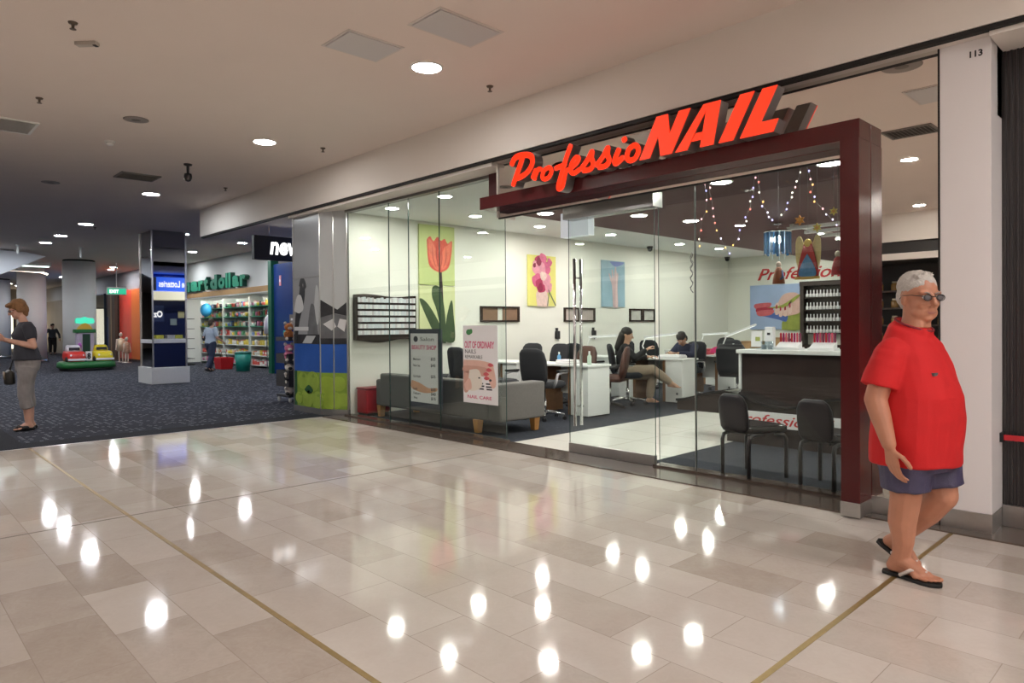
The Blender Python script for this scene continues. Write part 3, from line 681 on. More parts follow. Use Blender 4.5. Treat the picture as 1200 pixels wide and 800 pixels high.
# flip-flops
RUB = mat('black_rubber', (.012, .012, .012), .6); STRAP = mat('pale_strap', (.62, .55, .52), .5)
def flipflop(a, d, up, par):
    a, d, up = V(a), V(d).normalized(), V(up).normalized(); sd = up.cross(d); o = a-up*.1045
    pts = [(-.095, .0), (-.085, .028), (-.05, .036), (0, .033), (.06, .037), (.12, .050), (.165, .049), (.195, .034), (.206, .008), (.20, -.018), (.17, -.040), (.12, -.048), (.06, -.038), (0, -.033), (-.05, -.036), (-.085, -.028)]
    f = MB().poly(pts, o, d, sd, .019, up).build('flip_flop', RUB, par, .004)
    q = lambda x, y, z: o+d*x+sd*y+up*z
    MB().tube([q(.015, .040, .02), q(.07, .036, .062), q(.13, .014, .058), q(.146, .008, .034), q(.148, .008, .02)], [.009, .010, .008, .006, .005], 8).tube([q(.015, -.040, .02), q(.07, -.034, .060), q(.13, .004, .058), q(.146, .008, .034)], [.009, .010, .008, .006], 8).build('toe_strap', STRAP, f)
flipflop((.0, -.095, .105), fdir, (0, 0, 1), man); flipflop((-.115, .10, .143), d2, V((.475, 0, .88)), man)

# --- woman with the phone
SK2 = skin_mat('skin_fair', (.56, .31, .23))
m = MB(); R, P = head(m, (.075, 0, 1.625), 0.15, .38, 1.02)
m.loft([ring((-.005, 0, 1.42), .06, .065), ring((.02, 0, 1.48), .052, .052), ring((.05, 0, 1.56), .05, .05)])
m.loft([ring((-.02, 0, .88), .11, .15), ring((-.015, 0, 1.0), .11, .15), ring((-.01, 0, 1.13), .10, .135), ring((0, 0, 1.27), .12, .15), ring((-.01, 0, 1.39), .09, .15), ring((-.0, 0, 1.45), .055, .07)])
shL, elL, wrL = (-.015, .185, 1.39), (-.075, .225, 1.13), (.20, .12, 1.215)
shR, elR, wrR = (-.015, -.185, 1.39), (-.055, -.225, 1.13), (.21, -.09, 1.215)
for a in ((shL, elL, wrL), (shR, elR, wrR)):
    q = V(a[1])*.6+V(a[2])*.4; limb(m, a[:2]+(tuple(q), a[2]), [.058, .042, .041, .027])
hand(m, (.215, .115, 1.222), (.9, -.25, .25), (.1, -.7, .6), (.1, .35, .9), .42, .9)
hand(m, (.225, -.085, 1.222), (.9, .2, .25), (.1, .7, .6), (.1, -.35, .9), .55, .9)
limb(m, [(-.015, .08, .92), (.015, .08, .52), (-.01, .08, .36), (-.02, .08, .09)], [.086, .062, .058, .036])
limb(m, [(-.015, -.08, .92), (-.01, -.085, .52), (-.045, -.085, .36), (-.06, -.085, .09)], [.086, .062, .058, .036])
foot(m, (-.02, .08, .098), (1, .12, 0), .95); foot(m, (-.06, -.085, .098), (1, -.12, 0), .95)
woman = fuse('person', m, .0062, 2, SK2, loc=(-11.2, 1.655, 0), rz=math.radians(-94))
tag(woman, 'woman in a charcoal T-shirt and grey capri trousers looking at her phone', 'person')
face_bits(woman, R, P, 1.02, mat('brown_brow', (.18, .10, .06), .8))
h = MB(); h.ell(P(-.02, 0, .048), (.106, .092, .088), R, 18, 12); h.ell(P(-.062, 0, -.01), (.062, .082, .088), R); h.ell(P(-.05, 0, -.075), (.045, .06, .05), R)
h.ell(P(.062, .03, .085), (.05, .05, .030), R); h.ell(P(.066, -.03, .078), (.045, .045, .030), R)
for q in (-1, 1): h.ell(P(-.005, q*.075, .01), (.055, .018, .06), R)
fuse('hair', h, .007, 1, mat('light_brown_hair', (.24, .115, .045), .7, var=.4, vscale=40, bump=.6, bscale=90), woman, .006, 26)
g = MB()
for q in (-1, 1): g.ell(P(.100, q*.032, 0), (.004, .024, .017), R, 12, 6); g.tube([P(.098, q*.052, .006), P(.03, q*.084, .010), P(-.02, q*.086, .0)], .003, 6)
g.tube([P(.101, -.014, .004), P(.101, .014, .004)], .003, 6); g.build('sunglasses', BLACKP, woman)
s = MB()
s.loft([ring((-.018, 0, .945), .172, .205), ring((-.015, 0, .985), .165, .200), ring((-.01, 0, 1.06), .145, .180), ring((-.005, 0, 1.15), .122, .155), ring((.01, 0, 1.28), .142, .170), ring((-.01, 0, 1.38), .112, .178), ring((-.008, 0, 1.43), .08, .12), ring((-.005, 0, 1.458), .064, .075)])
for a, b in ((shL, elL), (shR, elR)):
    A, B = V(a), V(b); t = (B-A).normalized(); x = t.cross(V((1, 0, 0))).normalized(); y = t.cross(x); s.caps(A, A+t*.05, .070, .068, 16)
    s.loft([[c+(x*math.cos(2*PI*k/18)+y*math.sin(2*PI*k/18))*r for k in range(18)] for c, r in ((A, .068), (A+t*.165, .064))])
fuse('shirt', s, .0085, 2, mat('charcoal_tshirt', (.030, .031, .042), .85, var=.2, vscale=9), woman, .006, 10)
s = MB(); s.loft([ring((-.025, 0, .80), .13, .165), ring((-.025, 0, .92), .150, .188), ring((-.02, 0, 1.02), .135, .175)])
trouser(s, [(-.02, .085, .86), (.004, .090, .62), (.018, .092, .45), (-.006, .092, .30)], [.118, .090, .080, .072]); trouser(s, [(-.02, -.085, .86), (-.022, -.094, .62), (-.03, -.098, .45), (-.055, -.098, .30)], [.118, .090, .080, .072])
fuse('trousers', s, .009, 2, mat('grey_cotton', (.235, .215, .215), .85, var=.2, vscale=9), woman, .012, 11)
for a, d in (((-.02, .08, .098), V((1, .12, 0))), ((-.06, -.085, .098), V((1, -.12, 0)))):
    s = MB(); a = V(a); d.normalize(); sd = V((0, 0, 1)).cross(d)
    s.caps(a-d*.05-V((0, 0, .066)), a+d*.12-V((0, 0, .068)), .030, .028); s.caps(a+d*.03-V((0, 0, .05)), a+d*.13-V((0, 0, .062)), .043, .036); s.caps(a+d*.13-V((0, 0, .066))+sd*.012, a+d*.15-V((0, 0, .07)), .030, .022)
    s.v = [(p[0], p[1], max(p[2], .002)) for p in s.v]
    fuse('shoe', s, .007, 1, mat('black_leather', (.012, .011, .012), .35), woman)
ph = thing('mobile_phone', 'phone in a pink case held by the woman in the charcoal T-shirt', 'phone', (0, 0, 0))
W = Matrix.Translation((-11.2, 1.655, 0)) @ Matrix.Rotation(math.radians(-94), 4, 'Z')
ph.location = W @ V((.32, .015, 1.262)); ph.rotation_euler = (0, math.radians(-32), math.radians(-94))
MB().box(-.075, .075, -.037, .037, -.005, .004).build('case', mat('pink_case', (.45, .05, .16), .4), ph, .003); MB().box(-.068, .068, -.033, .033, .004, .0055).build('screen', mat('phone_screen', (.02, .02, .025), .1, emit=(.5, .55, .6), es=.6), ph)
bg = thing('handbag', 'small dark shoulder bag hanging at the hip of the woman with the phone', 'bag', W @ V((.165, -.13, .62)), math.radians(-94))
MB().loft([ring((0, 0, 0), .05, .11), ring((0, 0, .02), .065, .13), ring((0, 0, .15), .055, .13), ring((0, 0, .19), .03, .11)]).build('body', mat('dark_bag', (.03, .028, .024), .5, var=.3), bg)
MB().loft([ring((.058, .0, .07), .012, .10), ring((.060, 0, .17), .012, .10)]).build('flap', mat('tan_flap', (.25, .20, .15), .6), bg)
MB().tube([(0, .10, .18), (-.06, .08, .45), (-.16, -.04, .80), (-.20, -.10, .82), (-.17, -.11, .7), (-.09, -.115, .45), (0, -.10, .18)], .006, 6).build('strap', MATS['dark_bag'], bg)

# --- seated and distant people: one shared recipe, each with its own pose and clothes
def simple_person(label, loc, rz, pose, skin, top, bottom, hairm, hairlong, vox=.011, shoes=None, sleeve=1.0, hood=None):
    m = MB(); J = pose; R, P = head(m, J['head'], J.get('yaw', 0), J.get('pitch', .1), 1.0)
    ch, pe = V(J['chest']), V(J['pelvis']); nk = V(J['neck'])
    lo = lambda k, a=0.0: [ring(pe-V((0, 0, .06)), .10+a, .145+a), ring(pe+V((0, 0, .06)), .115+a, .155+a), ring(pe.lerp(ch, .5), .10+a, .135+a), ring(ch, .118+a, .155+a), ring(ch.lerp(nk, .6), .09+a, .155+a), ring(nk, .055+a, .06+a)]
    m.loft(lo(0)); m.caps(nk-V((0, 0, .04)), V(J['head'])-V((0, 0, .06)), .052, .05)
    for q in 'LR':
        s, e, w = V(J['sh'+q]), V(J['el'+q]), V(J['wr'+q]); limb(m, [s, e, e.lerp(w, .4), w], [.056, .042, .040, .027])
        dv = (w-e).normalized(); sid = dv.cross(V((0, 0, 1))); sid = sid if sid.length > .2 else V((1, 0, 0))
        hand(m, w+dv*.012, dv, V((0, 0, -1)) if abs(dv.z) < .8 else V((0, -1 if q == 'L' else 1, 0)), sid, .4, .95)
        h_, k, a = V(J['hp'+q]), V(J['kn'+q]), V(J['an'+q]); limb(m, [h_, k, k.lerp(a, .35), a], [.10, .064, .058, .038]); foot(m, a+V((0, 0, .008)), V(J['ft'+q]), .95)
    o = fuse('person', m, vox*.75, 2, skin, loc=loc, rz=rz); tag(o, label, 'person')
    face_bits(o, R, P, 1.0)
    h = MB(); h.ell(P(-.02, 0, .045), (.104, .090, .088), R, 16, 10); h.ell(P(-.055, 0, -.02), (.06, .08, .09), R)
    if hairlong: h.caps(P(-.07, 0, -.02), P(-.10, 0, -.25), .075, .07)
    fuse('hair', h, .009, 1, hairm, o, .004, 25)
    s = MB(); s.loft(lo(0, .022)[0:6])
    for q in 'LR':
        A, B, Wv = V(J['sh'+q]), V(J['el'+q]), V(J['wr'+q]); 
        if sleeve >= 1: limb(s, [A, B, B.lerp(Wv, .85)], [.072, .056, .046])
        else: limb(s, [A, A.lerp(B, sleeve)], [.072, .062])
    fuse('shirt', s, vox, 2, top, o, .006, 10)
    s = MB(); s.ell(pe-V((0, 0, .02)), (.14, .178, .12))
    for q in 'LR': h_, k, a = V(J['hp'+q]), V(J['kn'+q]), V(J['an'+q]); limb(s, [h_, k, k.lerp(a, .4), k.lerp(a, .86)], [.118, .084, .078, .066])
    fuse('trousers', s, vox, 2, bottom, o, .006, 10)
    if shoes:
        for q in 'LR':
            a, d = V(J['an'+q]), V(J['ft'+q]).normalized(); s = MB(); s.caps(a-d*.03-V((0, 0, .05)), a+d*.14-V((0, 0, .058)), .044, .036); s.caps(a, a-V((0, 0, .05)), .045, .045)
            fuse('shoe', s, .010, 1, shoes, o)
    return o
BLK = mat('black_knit', (.014, .013, .014), .8, var=.2); BHAIR = mat('black_hair', (.016, .012, .010), .45, var=.2, vscale=50)
SK3 = skin_mat('skin_olive', (.50, .29, .19))
seat = dict(head=(.0, 0, 1.185), yaw=-.2, pitch=.25, neck=(-.02, 0, 1.02), chest=(-.05, 0, .82), pelvis=(-.08, 0, .53), shL=(-.03, .18, .97), elL=(.10, .24, .76), wrL=(.34, .17, .80), shR=(-.03, -.18, .97), elR=(.14, -.23, .80), wrR=(.32, -.10, .93),
            hpL=(-.04, .09, .53), knL=(.42, .11, .50), anL=(.36, .10, .095), ftL=(1, .1, 0), hpR=(-.04, -.09, .55), knR=(.42, -.06, .60), anR=(.72, .0, .37), ftR=(.9, .0, -.1))
simple_person('dark-haired client in black seated cross-legged on an office chair at the nail table', (-7.1, 9.5, 0), .58, seat, SK3, BLK, mat('khaki_cotton', (.30, .235, .17), .85, var=.15), BHAIR, True)
tech = dict(head=(.14, 0, 1.09), yaw=0, pitch=.75, neck=(.03, 0, 1.0), chest=(-.02, 0, .82), pelvis=(-.08, 0, .53), shL=(.0, .18, .95), elL=(.14, .24, .80), wrL=(.36, .10, .83), shR=(.0, -.18, .95), elR=(.14, -.24, .80), wrR=(.36, -.08, .84),
            hpL=(-.04, .09, .53), knL=(.38, .11, .50), anL=(.34, .11, .095), ftL=(1, 0, 0), hpR=(-.04, -.09, .53), knR=(.38, -.11, .50), anR=(.34, -.11, .095), ftR=(1, 0, 0))
simple_person('nail technician in navy bending over the table opposite the client in black', (-6.95, 11.10, 0), -PI/2-.1, tech, SK3, mat('navy_tunic', (.020, .024, .055), .8, var=.2), mat('black_cotton', (.015, .015, .017), .9), BHAIR, False, shoes=MATS['black_leather'])
walk = dict(head=(.03, 0, 1.51), yaw=.1, pitch=.15, neck=(0, 0, 1.35), chest=(-.01, 0, 1.18), pelvis=(-.02, 0, .87), shL=(0, .18, 1.31), elL=(-.06, .24, 1.06), wrL=(.10, .22, .86), shR=(0, -.18, 1.31), elR=(.02, -.25, 1.05), wrR=(.20, -.22, .95),
            hpL=(-.02, .09, .86), knL=(.08, .09, .47), anL=(.02, .09, .095), ftL=(1, .1, 0), hpR=(-.02, -.09, .86), knR=(-.06, -.09, .47), anR=(-.22, -.09, .13), ftR=(1, -.1, -.3))
sp = simple_person('shopper in a pale blue shirt and dark jeans walking towards the discount store', (-21.75, 7.95, 0), 1.9, walk, SK2, mat('pale_blue_shirt', (.36, .42, .52), .85), mat('dark_denim', (.022, .030, .065), .85), mat('dark_brown_hair', (.04, .025, .016), .6), False, shoes=MATS['black_leather'], sleeve=.75)
bgm = MB().loft([ring((-.02, .19, .95), .06, .13), ring((-.02, .20, 1.02), .075, .15), ring((-.02, .20, 1.18), .06, .13)]).build('shoulder_bag', mat('black_nylon', (.015, .016, .02), .7)); bgm.location = sp.location; bgm.rotation_euler = sp.rotation_euler
tag(bgm, 'black shoulder bag on the shopper in the pale blue shirt', 'bag')
stand = dict(walk); stand.update(knR=(.0, -.1, .47), anR=(-.02, -.1, .095), ftR=(1, 0, 0), wrL=(.02, .34, .85), elL=(-.04, .33, 1.06), wrR=(.05, -.36, .95), elR=(-.02, -.33, 1.1))
simple_person('distant person in a dark jacket standing by the far shops left of the tall column', (-43, 7.55, 0), .2, stand, SK2, mat('slate_jacket', (.05, .055, .07), .85), mat('black_cotton', (.015, .015, .017), .9), MATS['dark_brown_hair'], False, .014, MATS['black_leather'])
# ------------------------------------------------------------------ salon furniture
# grey sofa with its back to the glass
s = thing('sofa', 'low grey upholstered sofa with its back against the shop glass', 'sofa', (-7.62, 6.08, 0))
MB().box(-1.20, 1.42, -.36, .40, .17, .40).build('base', GREYF, s, .02)
MB().box(-1.20, 1.22, -.40, -.22, .17, .655).build('backrest', GREYF, s, .025)
MB().box(1.22, 1.46, -.40, .40, .17, .635).build('armrest', GREYF, s, .025)
MB().box(-1.34, -1.20, -.38, .40, .17, .56).build('armrest', GREYF, s, .025)
for k in range(2): MB().box(-1.19+k*1.21, .01+k*1.20, -.20, .41, .40, .50).build('seat_cushion', GREYF, s, .03)
for x, y in ((-1.27, -.33), (-1.27, .32), (1.0, -.36), (1.36, .30)):
    MB().loft([[(x+a*.035, y+b*.035, .0) for a, b in ((-1, -1), (1, -1), (1, 1), (-1, 1))], [(x+a*.05, y+b*.05, .17) for a, b in ((-1, -1), (1, -1), (1, 1), (-1, 1))]], smooth=False).build('leg', OAK, s, .004)
t = thing('red_cube_stool', 'red padded cube stool in the corner left of the grey sofa', 'stool', (-9.135, 5.78, 0), .0)
MB().box(-.14, .14, -.22, .20, .04, .40).build('body', RED, t, .02); MB().box(-.145, .145, -.23, .21, .40, .43).build('seat_pad', mat('dark_red_vinyl', (.22, .008, .012), .4), t, .012); MB().box(-.12, .12, -.2, .18, 0, .04).build('plinth', BLACKP, t)

# polish wall rack with wavy top and bottom
t = thing('wall_rack', 'dark wavy-edged wall rack with rows of white nail swatches on the left wall', 'rack', (-9.3, 6.08, 1.13))
n = 28; top = [(-.54+1.08*k/n, .715+.018*math.sin(k/n*6.4+.4)) for k in range(n+1)]; bot = [(-.54+1.08*k/n, .025*math.sin(k/n*6.6+2.2)) for k in range(n, -1, -1)]
MB().poly(bot[::-1]+top[::-1], (0, 0, 0), (0, 1, 0), (0, 0, 1), .03).build('back_board', DWOOD, t)
MB().box(0, .10, .535, .555, .0, .72).build('side_board', DWOOD, t); MB().box(0, .10, -.555, -.535, .02, .72).build('side_board', DWOOD, t)
MB().box(.03, .12, -.535, .535, .02, .06).build('bottom_board', DWOOD, t)
SW = [mat('swatch_%d' % i, c, .3) for i, c in enumerate([(.78, .80, .82), (.68, .72, .76), (.84, .84, .84), (.62, .58, .60)])]
for r in range(6):
    z = .10+r*.10
    sh = MB().box(.03, .11, -.535, .535, z-.012, z).build('shelf', DWOOD, t)
    m = MB()
    for k in range(30):
        y = -.525+k*.0355; m.mat(random.randrange(4)); hh = .066 if r < 5 else .085*random.uniform(.6, 1)
        m.box(.055, .105, y, y+.029, z, z+hh)
    m.build('swatch_row', SW, sh)

# tulip panel in two boards, drawn on the canvas
GR1 = mat('canvas_lime', (.50, .58, .24), .6, var=.12, vscale=1.5); GR2 = mat('canvas_pale_lime', (.66, .70, .38), .6, var=.1, vscale=1.5)
LEAF = mat('leaf_green', (.05, .085, .035), .5, var=.5, vscale=6); STEM = mat('stem_dark', (.035, .02, .02), .5)
TUL = mat('tulip_red', (.58, .075, .045), .5, var=.35, vscale=9); TUL2 = mat('tulip_coral', (.70, .17, .10), .5, var=.3, vscale=9); TUL3 = mat('tulip_dark', (.33, .03, .03), .5)
t = thing('tulip_picture', 'tall green panel picture of one red tulip on the left salon wall', 'picture', (-9.3, 7.13, 1.10))
OX, OY = (0, 1, 0), (0, 0, 1)
def art(mb, pts, lvl, mi, k=5, O=(.032, 0, 0)):
    mb.mat(mi).poly(spline(pts+[pts[0]], k)[:-1] if k else pts, (O[0]+lvl*.0012, O[1], O[2]), OX, OY, .0012)
m = MB(); m.mat(1).box(0, .032, -.375, .375, 0, .93); m.build('lower_board', [GR1, GR2], t, .003)
m = MB(); m.mat(0).box(0, .032, -.375, .375, .945, 1.95); m.build('upper_board', [GR1, GR2], t, .003)
m = MB()
art(m, [(.02, 0.0), (.06, .5), (.05, 1.2), (.09, 1.2), (.13, .5), (.16, 0.0)], 0, 1, 4)
art(m, [(.16, .02), (-.05, .10), (-.34, .60), (-.36, .72), (-.20, .62), (.02, .32)], 1, 0)
art(m, [(.10, .0), (-.02, .5), (-.12, .75), (-.10, .92), (.04, .90), (.14, .55), (.17, 0)], 2, 0)
art(m, [(.12, .0), (.20, .45), (.30, .70), (.34, .45), (.36, .0)], 1, 0)
art(m, [(-.22, 1.70), (-.18, 1.30), (-.02, 1.18), (.12, 1.18), (.26, 1.30), (.32, 1.70), (.22, 1.66), (.16, 1.74), (.08, 1.70), (.0, 1.76), (-.08, 1.68), (-.15, 1.76)], 1, 2)
art(m, [(-.20, 1.73), (-.15, 1.35), (.0, 1.20), (.04, 1.35), (-.06, 1.60), (-.12, 1.68)], 2, 3)
art(m, [(.30, 1.70), (.24, 1.36), (.12, 1.21), (.06, 1.32), (.12, 1.55), (.22, 1.64)], 2, 3)
art(m, [(.02, 1.74), (-.04, 1.5), (.03, 1.25), (.08, 1.5), (.06, 1.70)], 3, 2)
for x in (-.10, -.02, .09, .18): art(m, [(x, 1.62), (x+.012, 1.4), (.05+(x-.05)*.5, 1.24), (x-.004, 1.4)], 4, 4, 3)
m.build('tulip_painting', [LEAF, STEM, TUL, TUL2, TUL3], t)
# flower painting
t = thing('flower_picture', 'yellow canvas of dark pink flowers held over a hand on the left salon wall', 'picture', (-9.3, 9.69, 1.73))
YL = mat('canvas_yellow', (.74, .70, .20), .6, var=.15, vscale=2); PK = [mat('petal_%d' % i, c, .5, var=.35, vscale=14) for i, c in enumerate([(.42, .03, .10), (.62, .12, .24), (.72, .30, .38), (.25, .01, .05), (.78, .56, .50), (.15, .2, .12)])]
MB().box(0, .03, -.39, .39, 0, .98).build('canvas', YL, t, .003); m = MB()
art(m, [(-.15, 0), (-.17, .25), (-.02, .34), (.12, .28), (.16, 0)], 0, 4)
for i, (cx, cy, r, c) in enumerate([(-.05, .84, .15, 0), (.02, .92, .10, 1), (-.18, .74, .11, 2), (.13, .74, .10, 1), (-.02, .70, .12, 2), (-.16, .50, .12, 1), (-.03, .40, .15, 0), (.10, .52, .13, 2), (.20, .86, .07, 1), (-.10, .86, .07, 3), (-.06, .36, .07, 3), (-.22, .78, .04, 3), (.17, .36, .10, 2), (.02, .58, .09, 4)]):
    art(m, [(cx+r*(1+.18*math.sin(3*a+i))*math.cos(a), cy+r*1.1*(1+.18*math.cos(2*a+i))*math.sin(a)) for a in [2*PI*k/9 for k in range(9)]], 1+i*.4, c, 3)
art(m, [(.17, .33), (.38, .02), (.36, .0), (.15, .31)], 7, 5, 0); art(m, [(.20, .30), (.14, .0), (.12, .0), (.18, .31)], 7, 5, 0)
m.build('flower_painting', PK, t)
# hand painting
t = thing('hand_picture', 'pale blue canvas of a raised hand on the left salon wall', 'picture', (-9.3, 11.93, 1.74))
BLUE = mat('canvas_blue', (.30, .46, .55), .6, var=.25, vscale=3)
MB().box(0, .03, -.40, .40, 0, 1.0).build('canvas', BLUE, t, .003); m = MB()
art(m, [(-.03, 0), (-.06, .45), (-.13, .60), (-.17, .72), (-.13, .70), (-.06, .60), (-.07, .80), (-.03, .78), (.0, .62), (.05, .86), (.09, .84), (.08, .60), (.13, .74), (.16, .70), (.13, .40), (.14, 0)], 0, 0, 3)
art(m, [(-.14, .98), (.02, .88), (.20, .90), (.36, .98)], 1, 1, 3); art(m, [(.05, .0), (.06, .4), (.10, .8), (.12, .4), (.12, 0)], 2, 2, 3)
m.build('hand_painting', [mat('rose_skin', (.58, .42, .42), .6, var=.2, vscale=8), mat('violet_blue', (.16, .22, .52), .6), mat('pale_rose', (.70, .52, .50), .6)], t)
# framed certificates
for y, l, c in [(8.585, 'wide dark-framed certificate under the tulip panel, leftmost of three', (.22, .13, .08)), (10.82, 'dark-framed certificate behind the sliding door handles, middle of three', (.42, .36, .33)), (13.0, 'dark-framed pair of certificates near the back corner, rightmost of three', (.50, .50, .46))]:
    t = thing('certificate_frame', l, 'frame', (-9.3, y, 1.42), 0, 'framed certificates'); m = MB()
    for a in ((-.49, .49, 0, .035), (-.49, .49, .255, .29), (-.49, -.44, .035, .255), (.44, .49, .035, .255)): m.box(0, .03, a[0], a[1], a[2], a[3])
    if y > 10: m.box(0, .028, -.06, .06, .035, .255)
    m.build('frame', DWOOD, t, .003)
    for q in (-1, 1): MB().box(.004, .010, q*.25-.19, q*.25+.19, .035, .255).build('paper', mat('certificate_%d' % (y*10), c, .5, var=.25, vscale=9), t)
for y, l in [(10.12, 'small black bottle holder on the wall left of the door handles'), (11.25, 'small black bottle holder on the wall right of the door handles')]:
    t = thing('wall_dispenser', l, 'dispenser', (-9.3, y, 1.08)); MB().box(0, .06, -.05, .05, 0, .16).build('body', BLACKP, t, .01); MB().box(0, .02, -.03, .03, .16, .22).build('hanger', BLACKP, t); MB().lathe((.04, 0, 0), [(.012, -.03), (.02, 0)], 10).build('nozzle', CHROME, t)

# office chairs
def office_chair(lab, x, y, rz, first=[None]):
    if first[0]: return dup(first[0], (x, y, 0), rz, lab)
    t = thing('office_chair', lab, 'chair', (x, y, 0), rz, 'office chairs at the nail tables'); first[0] = t
    MB().loft([ring((0, 0, .46), .23, .24, p=4), ring((.01, 0, .48), .25, .26, p=4), ring((.01, 0, .53), .25, .26, p=4), ring((.01, 0, .555), .21, .22, p=4)]).build('seat', BLACKF, t)
    b = MB(); rg = []
    for z, xx, w, th in ((.53, -.22, .19, .03), (.58, -.235, .22, .045), (.70, -.25, .235, .05), (.85, -.27, .235, .05), (.96, -.295, .215, .045), (1.01, -.305, .17, .038), (1.03, -.31, .10, .02)): rg.append(ring((xx, 0, z), th, w, p=3))
    b.loft(rg).build('backrest', BLACKF, t)
    MB().box(-.20, -.05, -.04, .04, .425, .455).box(-.235, -.205, -.04, .04, .43, .60).build('back_bracket', BLACKP, t)
    for q in (-1, 1):
        a = MB().tube([(-.12, q*.25, .47), (-.13, q*.30, .55), (-.10, q*.31, .66), (.02, q*.31, .685), (.12, q*.31, .68)], .019, 8).build('armrest', mat('silver_arm', (.50, .50, .52), .3, .6), t)
        MB().box(-.10, .14, q*.31-.03, q*.31+.03, .685, .715).build('arm_pad', BLACKP, a, .01)
    MB().lathe((0, 0, 0), [(.028, .10), (.028, .28), (.018, .285), (.018, .46)], 14).build('gas_post', CHROME, t)
    bs = MB().lathe((0, 0, 0), [(.05, .07), (.045, .12)], 14)
    for k in range(5):
        a = 2*PI*k/5; c, s_ = math.cos(a), math.sin(a); bs.tube([(.03*c, .03*s_, .105), (.18*c, .18*s_, .095), (.30*c, .30*s_, .075)], [.024, .02, .015], 8)
    bs = bs.build('star_base', CHROME, t)
    for k in range(5):
        a = 2*PI*k/5; c, s_ = math.cos(a), math.sin(a); w = MB()
        R = Matrix.Translation((.30*c, .30*s_, .028)) @ Matrix.Rotation(a+.6, 4, 'Z') @ Matrix.Rotation(PI/2, 4, 'X')
        for z0, z1 in ((-.024, -.004), (.004, .024)):
            w.loft([[R @ V((.028*math.cos(j*PI/8), .028*math.sin(j*PI/8), z)) for j in range(16)] for z in (z0, z1)])
        w.tube([(.30*c, .30*s_, .03), (.30*c, .30*s_, .075)], .008, 6); w.build('caster', BLACKP, bs)
    return t
OC = [('black fabric office chair seen from behind just left of the door handles', -6.88, 7.22, PI/2+.12), ('black office chair with its back rising behind the right end of the grey sofa', -7.62, 7.0, PI/2-.1),
      ('black office chair partly hidden behind the tall white poster', -8.28, 7.02, PI/2-.05), ('black office chair behind the left end of the sofa', -8.95, 7.0, PI/2),
      ('office chair under the seated client in black', -7.1, 9.5, .58), ('office chair at the far side of the front table row, against the left wall', -8.85, 8.72, -PI/2+.1), ('office chair at the far side of the front table row, second from the left wall', -8.22, 8.72, -PI/2-.1),
      ('office chair beside the client in black, nearer the left wall', -8.1, 9.6, PI/2-.1), ('office chair under the nail technician in navy', -6.95, 11.10, -PI/2-.1),
      ('office chair behind the second table row, against the left wall', -8.6, 11.15, -PI/2), ('office chair at the third table row, against the left wall', -8.5, 12.4, PI/2), ('office chair behind the pink fan table', -7.1, 12.75, -PI/2), ('office chair at the far back row, against the left wall', -8.3, 14.7, -PI/2), ('office chair at the far back row, behind the brown boxes', -6.9, 14.7, -PI/2)]
for l, x, y, a in OC: office_chair(l, x, y, a)
t = thing('client_chair', 'black padded office chair with arms seen from behind, left of the dark counter', 'chair', (-5.75, 10.75, 0), PI/2+.15)
MB().loft([ring((0, 0, .47), .24, .26, p=5), ring((0, 0, .55), .24, .26, p=5)]).build('seat', BLACKV, t); MB().loft([ring((-.24, 0, .50), .03, .23, p=5), ring((-.26, 0, .62), .04, .26, p=5), ring((-.30, 0, .92), .04, .255, p=5), ring((-.32, 0, 1.02), .03, .20, p=5)]).build('backrest', BLACKV, t)
for q in (-1, 1): MB().tube([(.15, q*.30, .46), (.17, q*.30, .70), (-.05, q*.31, .74), (-.25, q*.29, .72)], .02, 8).build('armrest', BLACKP, t)
MB().lathe((0, 0, 0), [(.03, .08), (.03, .47)], 12).build('post', CHROME, t); b = MB()
for k in range(5): b.tube([(0, 0, .10), (.29*math.cos(2*PI*k/5), .29*math.sin(2*PI*k/5), .035)], [.025, .018], 8)
b.build('star_base', CHROME, t)
# brown vinyl office chairs
BRV = mat('brown_vinyl', (.085, .032, .022), .4, var=.2)
for x, y, a, l in [(-7.62, 8.75, -PI/2-.15, 'brown vinyl chair behind the front table row, left of two'), (-6.98, 8.86, PI+.5, 'large brown vinyl chair beside the white end cabinet, right of two')]:
    t = thing('brown_chair', l, 'chair', (x, y, 0), a, 'brown chairs')
    MB().loft([ring((0, 0, .44), .22, .24, p=5), ring((0, 0, .54), .23, .25, p=5)]).build('seat', BRV, t); MB().loft([ring((-.20, 0, .50), .04, .21, p=3), ring((-.235, 0, .66), .055, .25, p=3), ring((-.27, 0, .88), .05, .235, p=3), ring((-.29, 0, .98), .03, .17, p=3), ring((-.295, 0, 1.0), .015, .10, p=3)]).build('backrest', BRV, t)
    for q in (-1, 1): MB().tube([(.14, q*.27, .46), (.12, q*.29, .66), (-.18, q*.28, .68)], .018, 8).build('armrest', BLACKP, t)
    MB().lathe((0, 0, 0), [(.028, .08), (.028, .45)], 12).build('post', CHROME, t); b = MB()
    for k in range(5): b.tube([(0, 0, .10), (.27*math.cos(2*PI*k/5+.3), .27*math.sin(2*PI*k/5+.3), .03)], [.025, .018], 8)
    b.build('star_base', BLACKP, t)

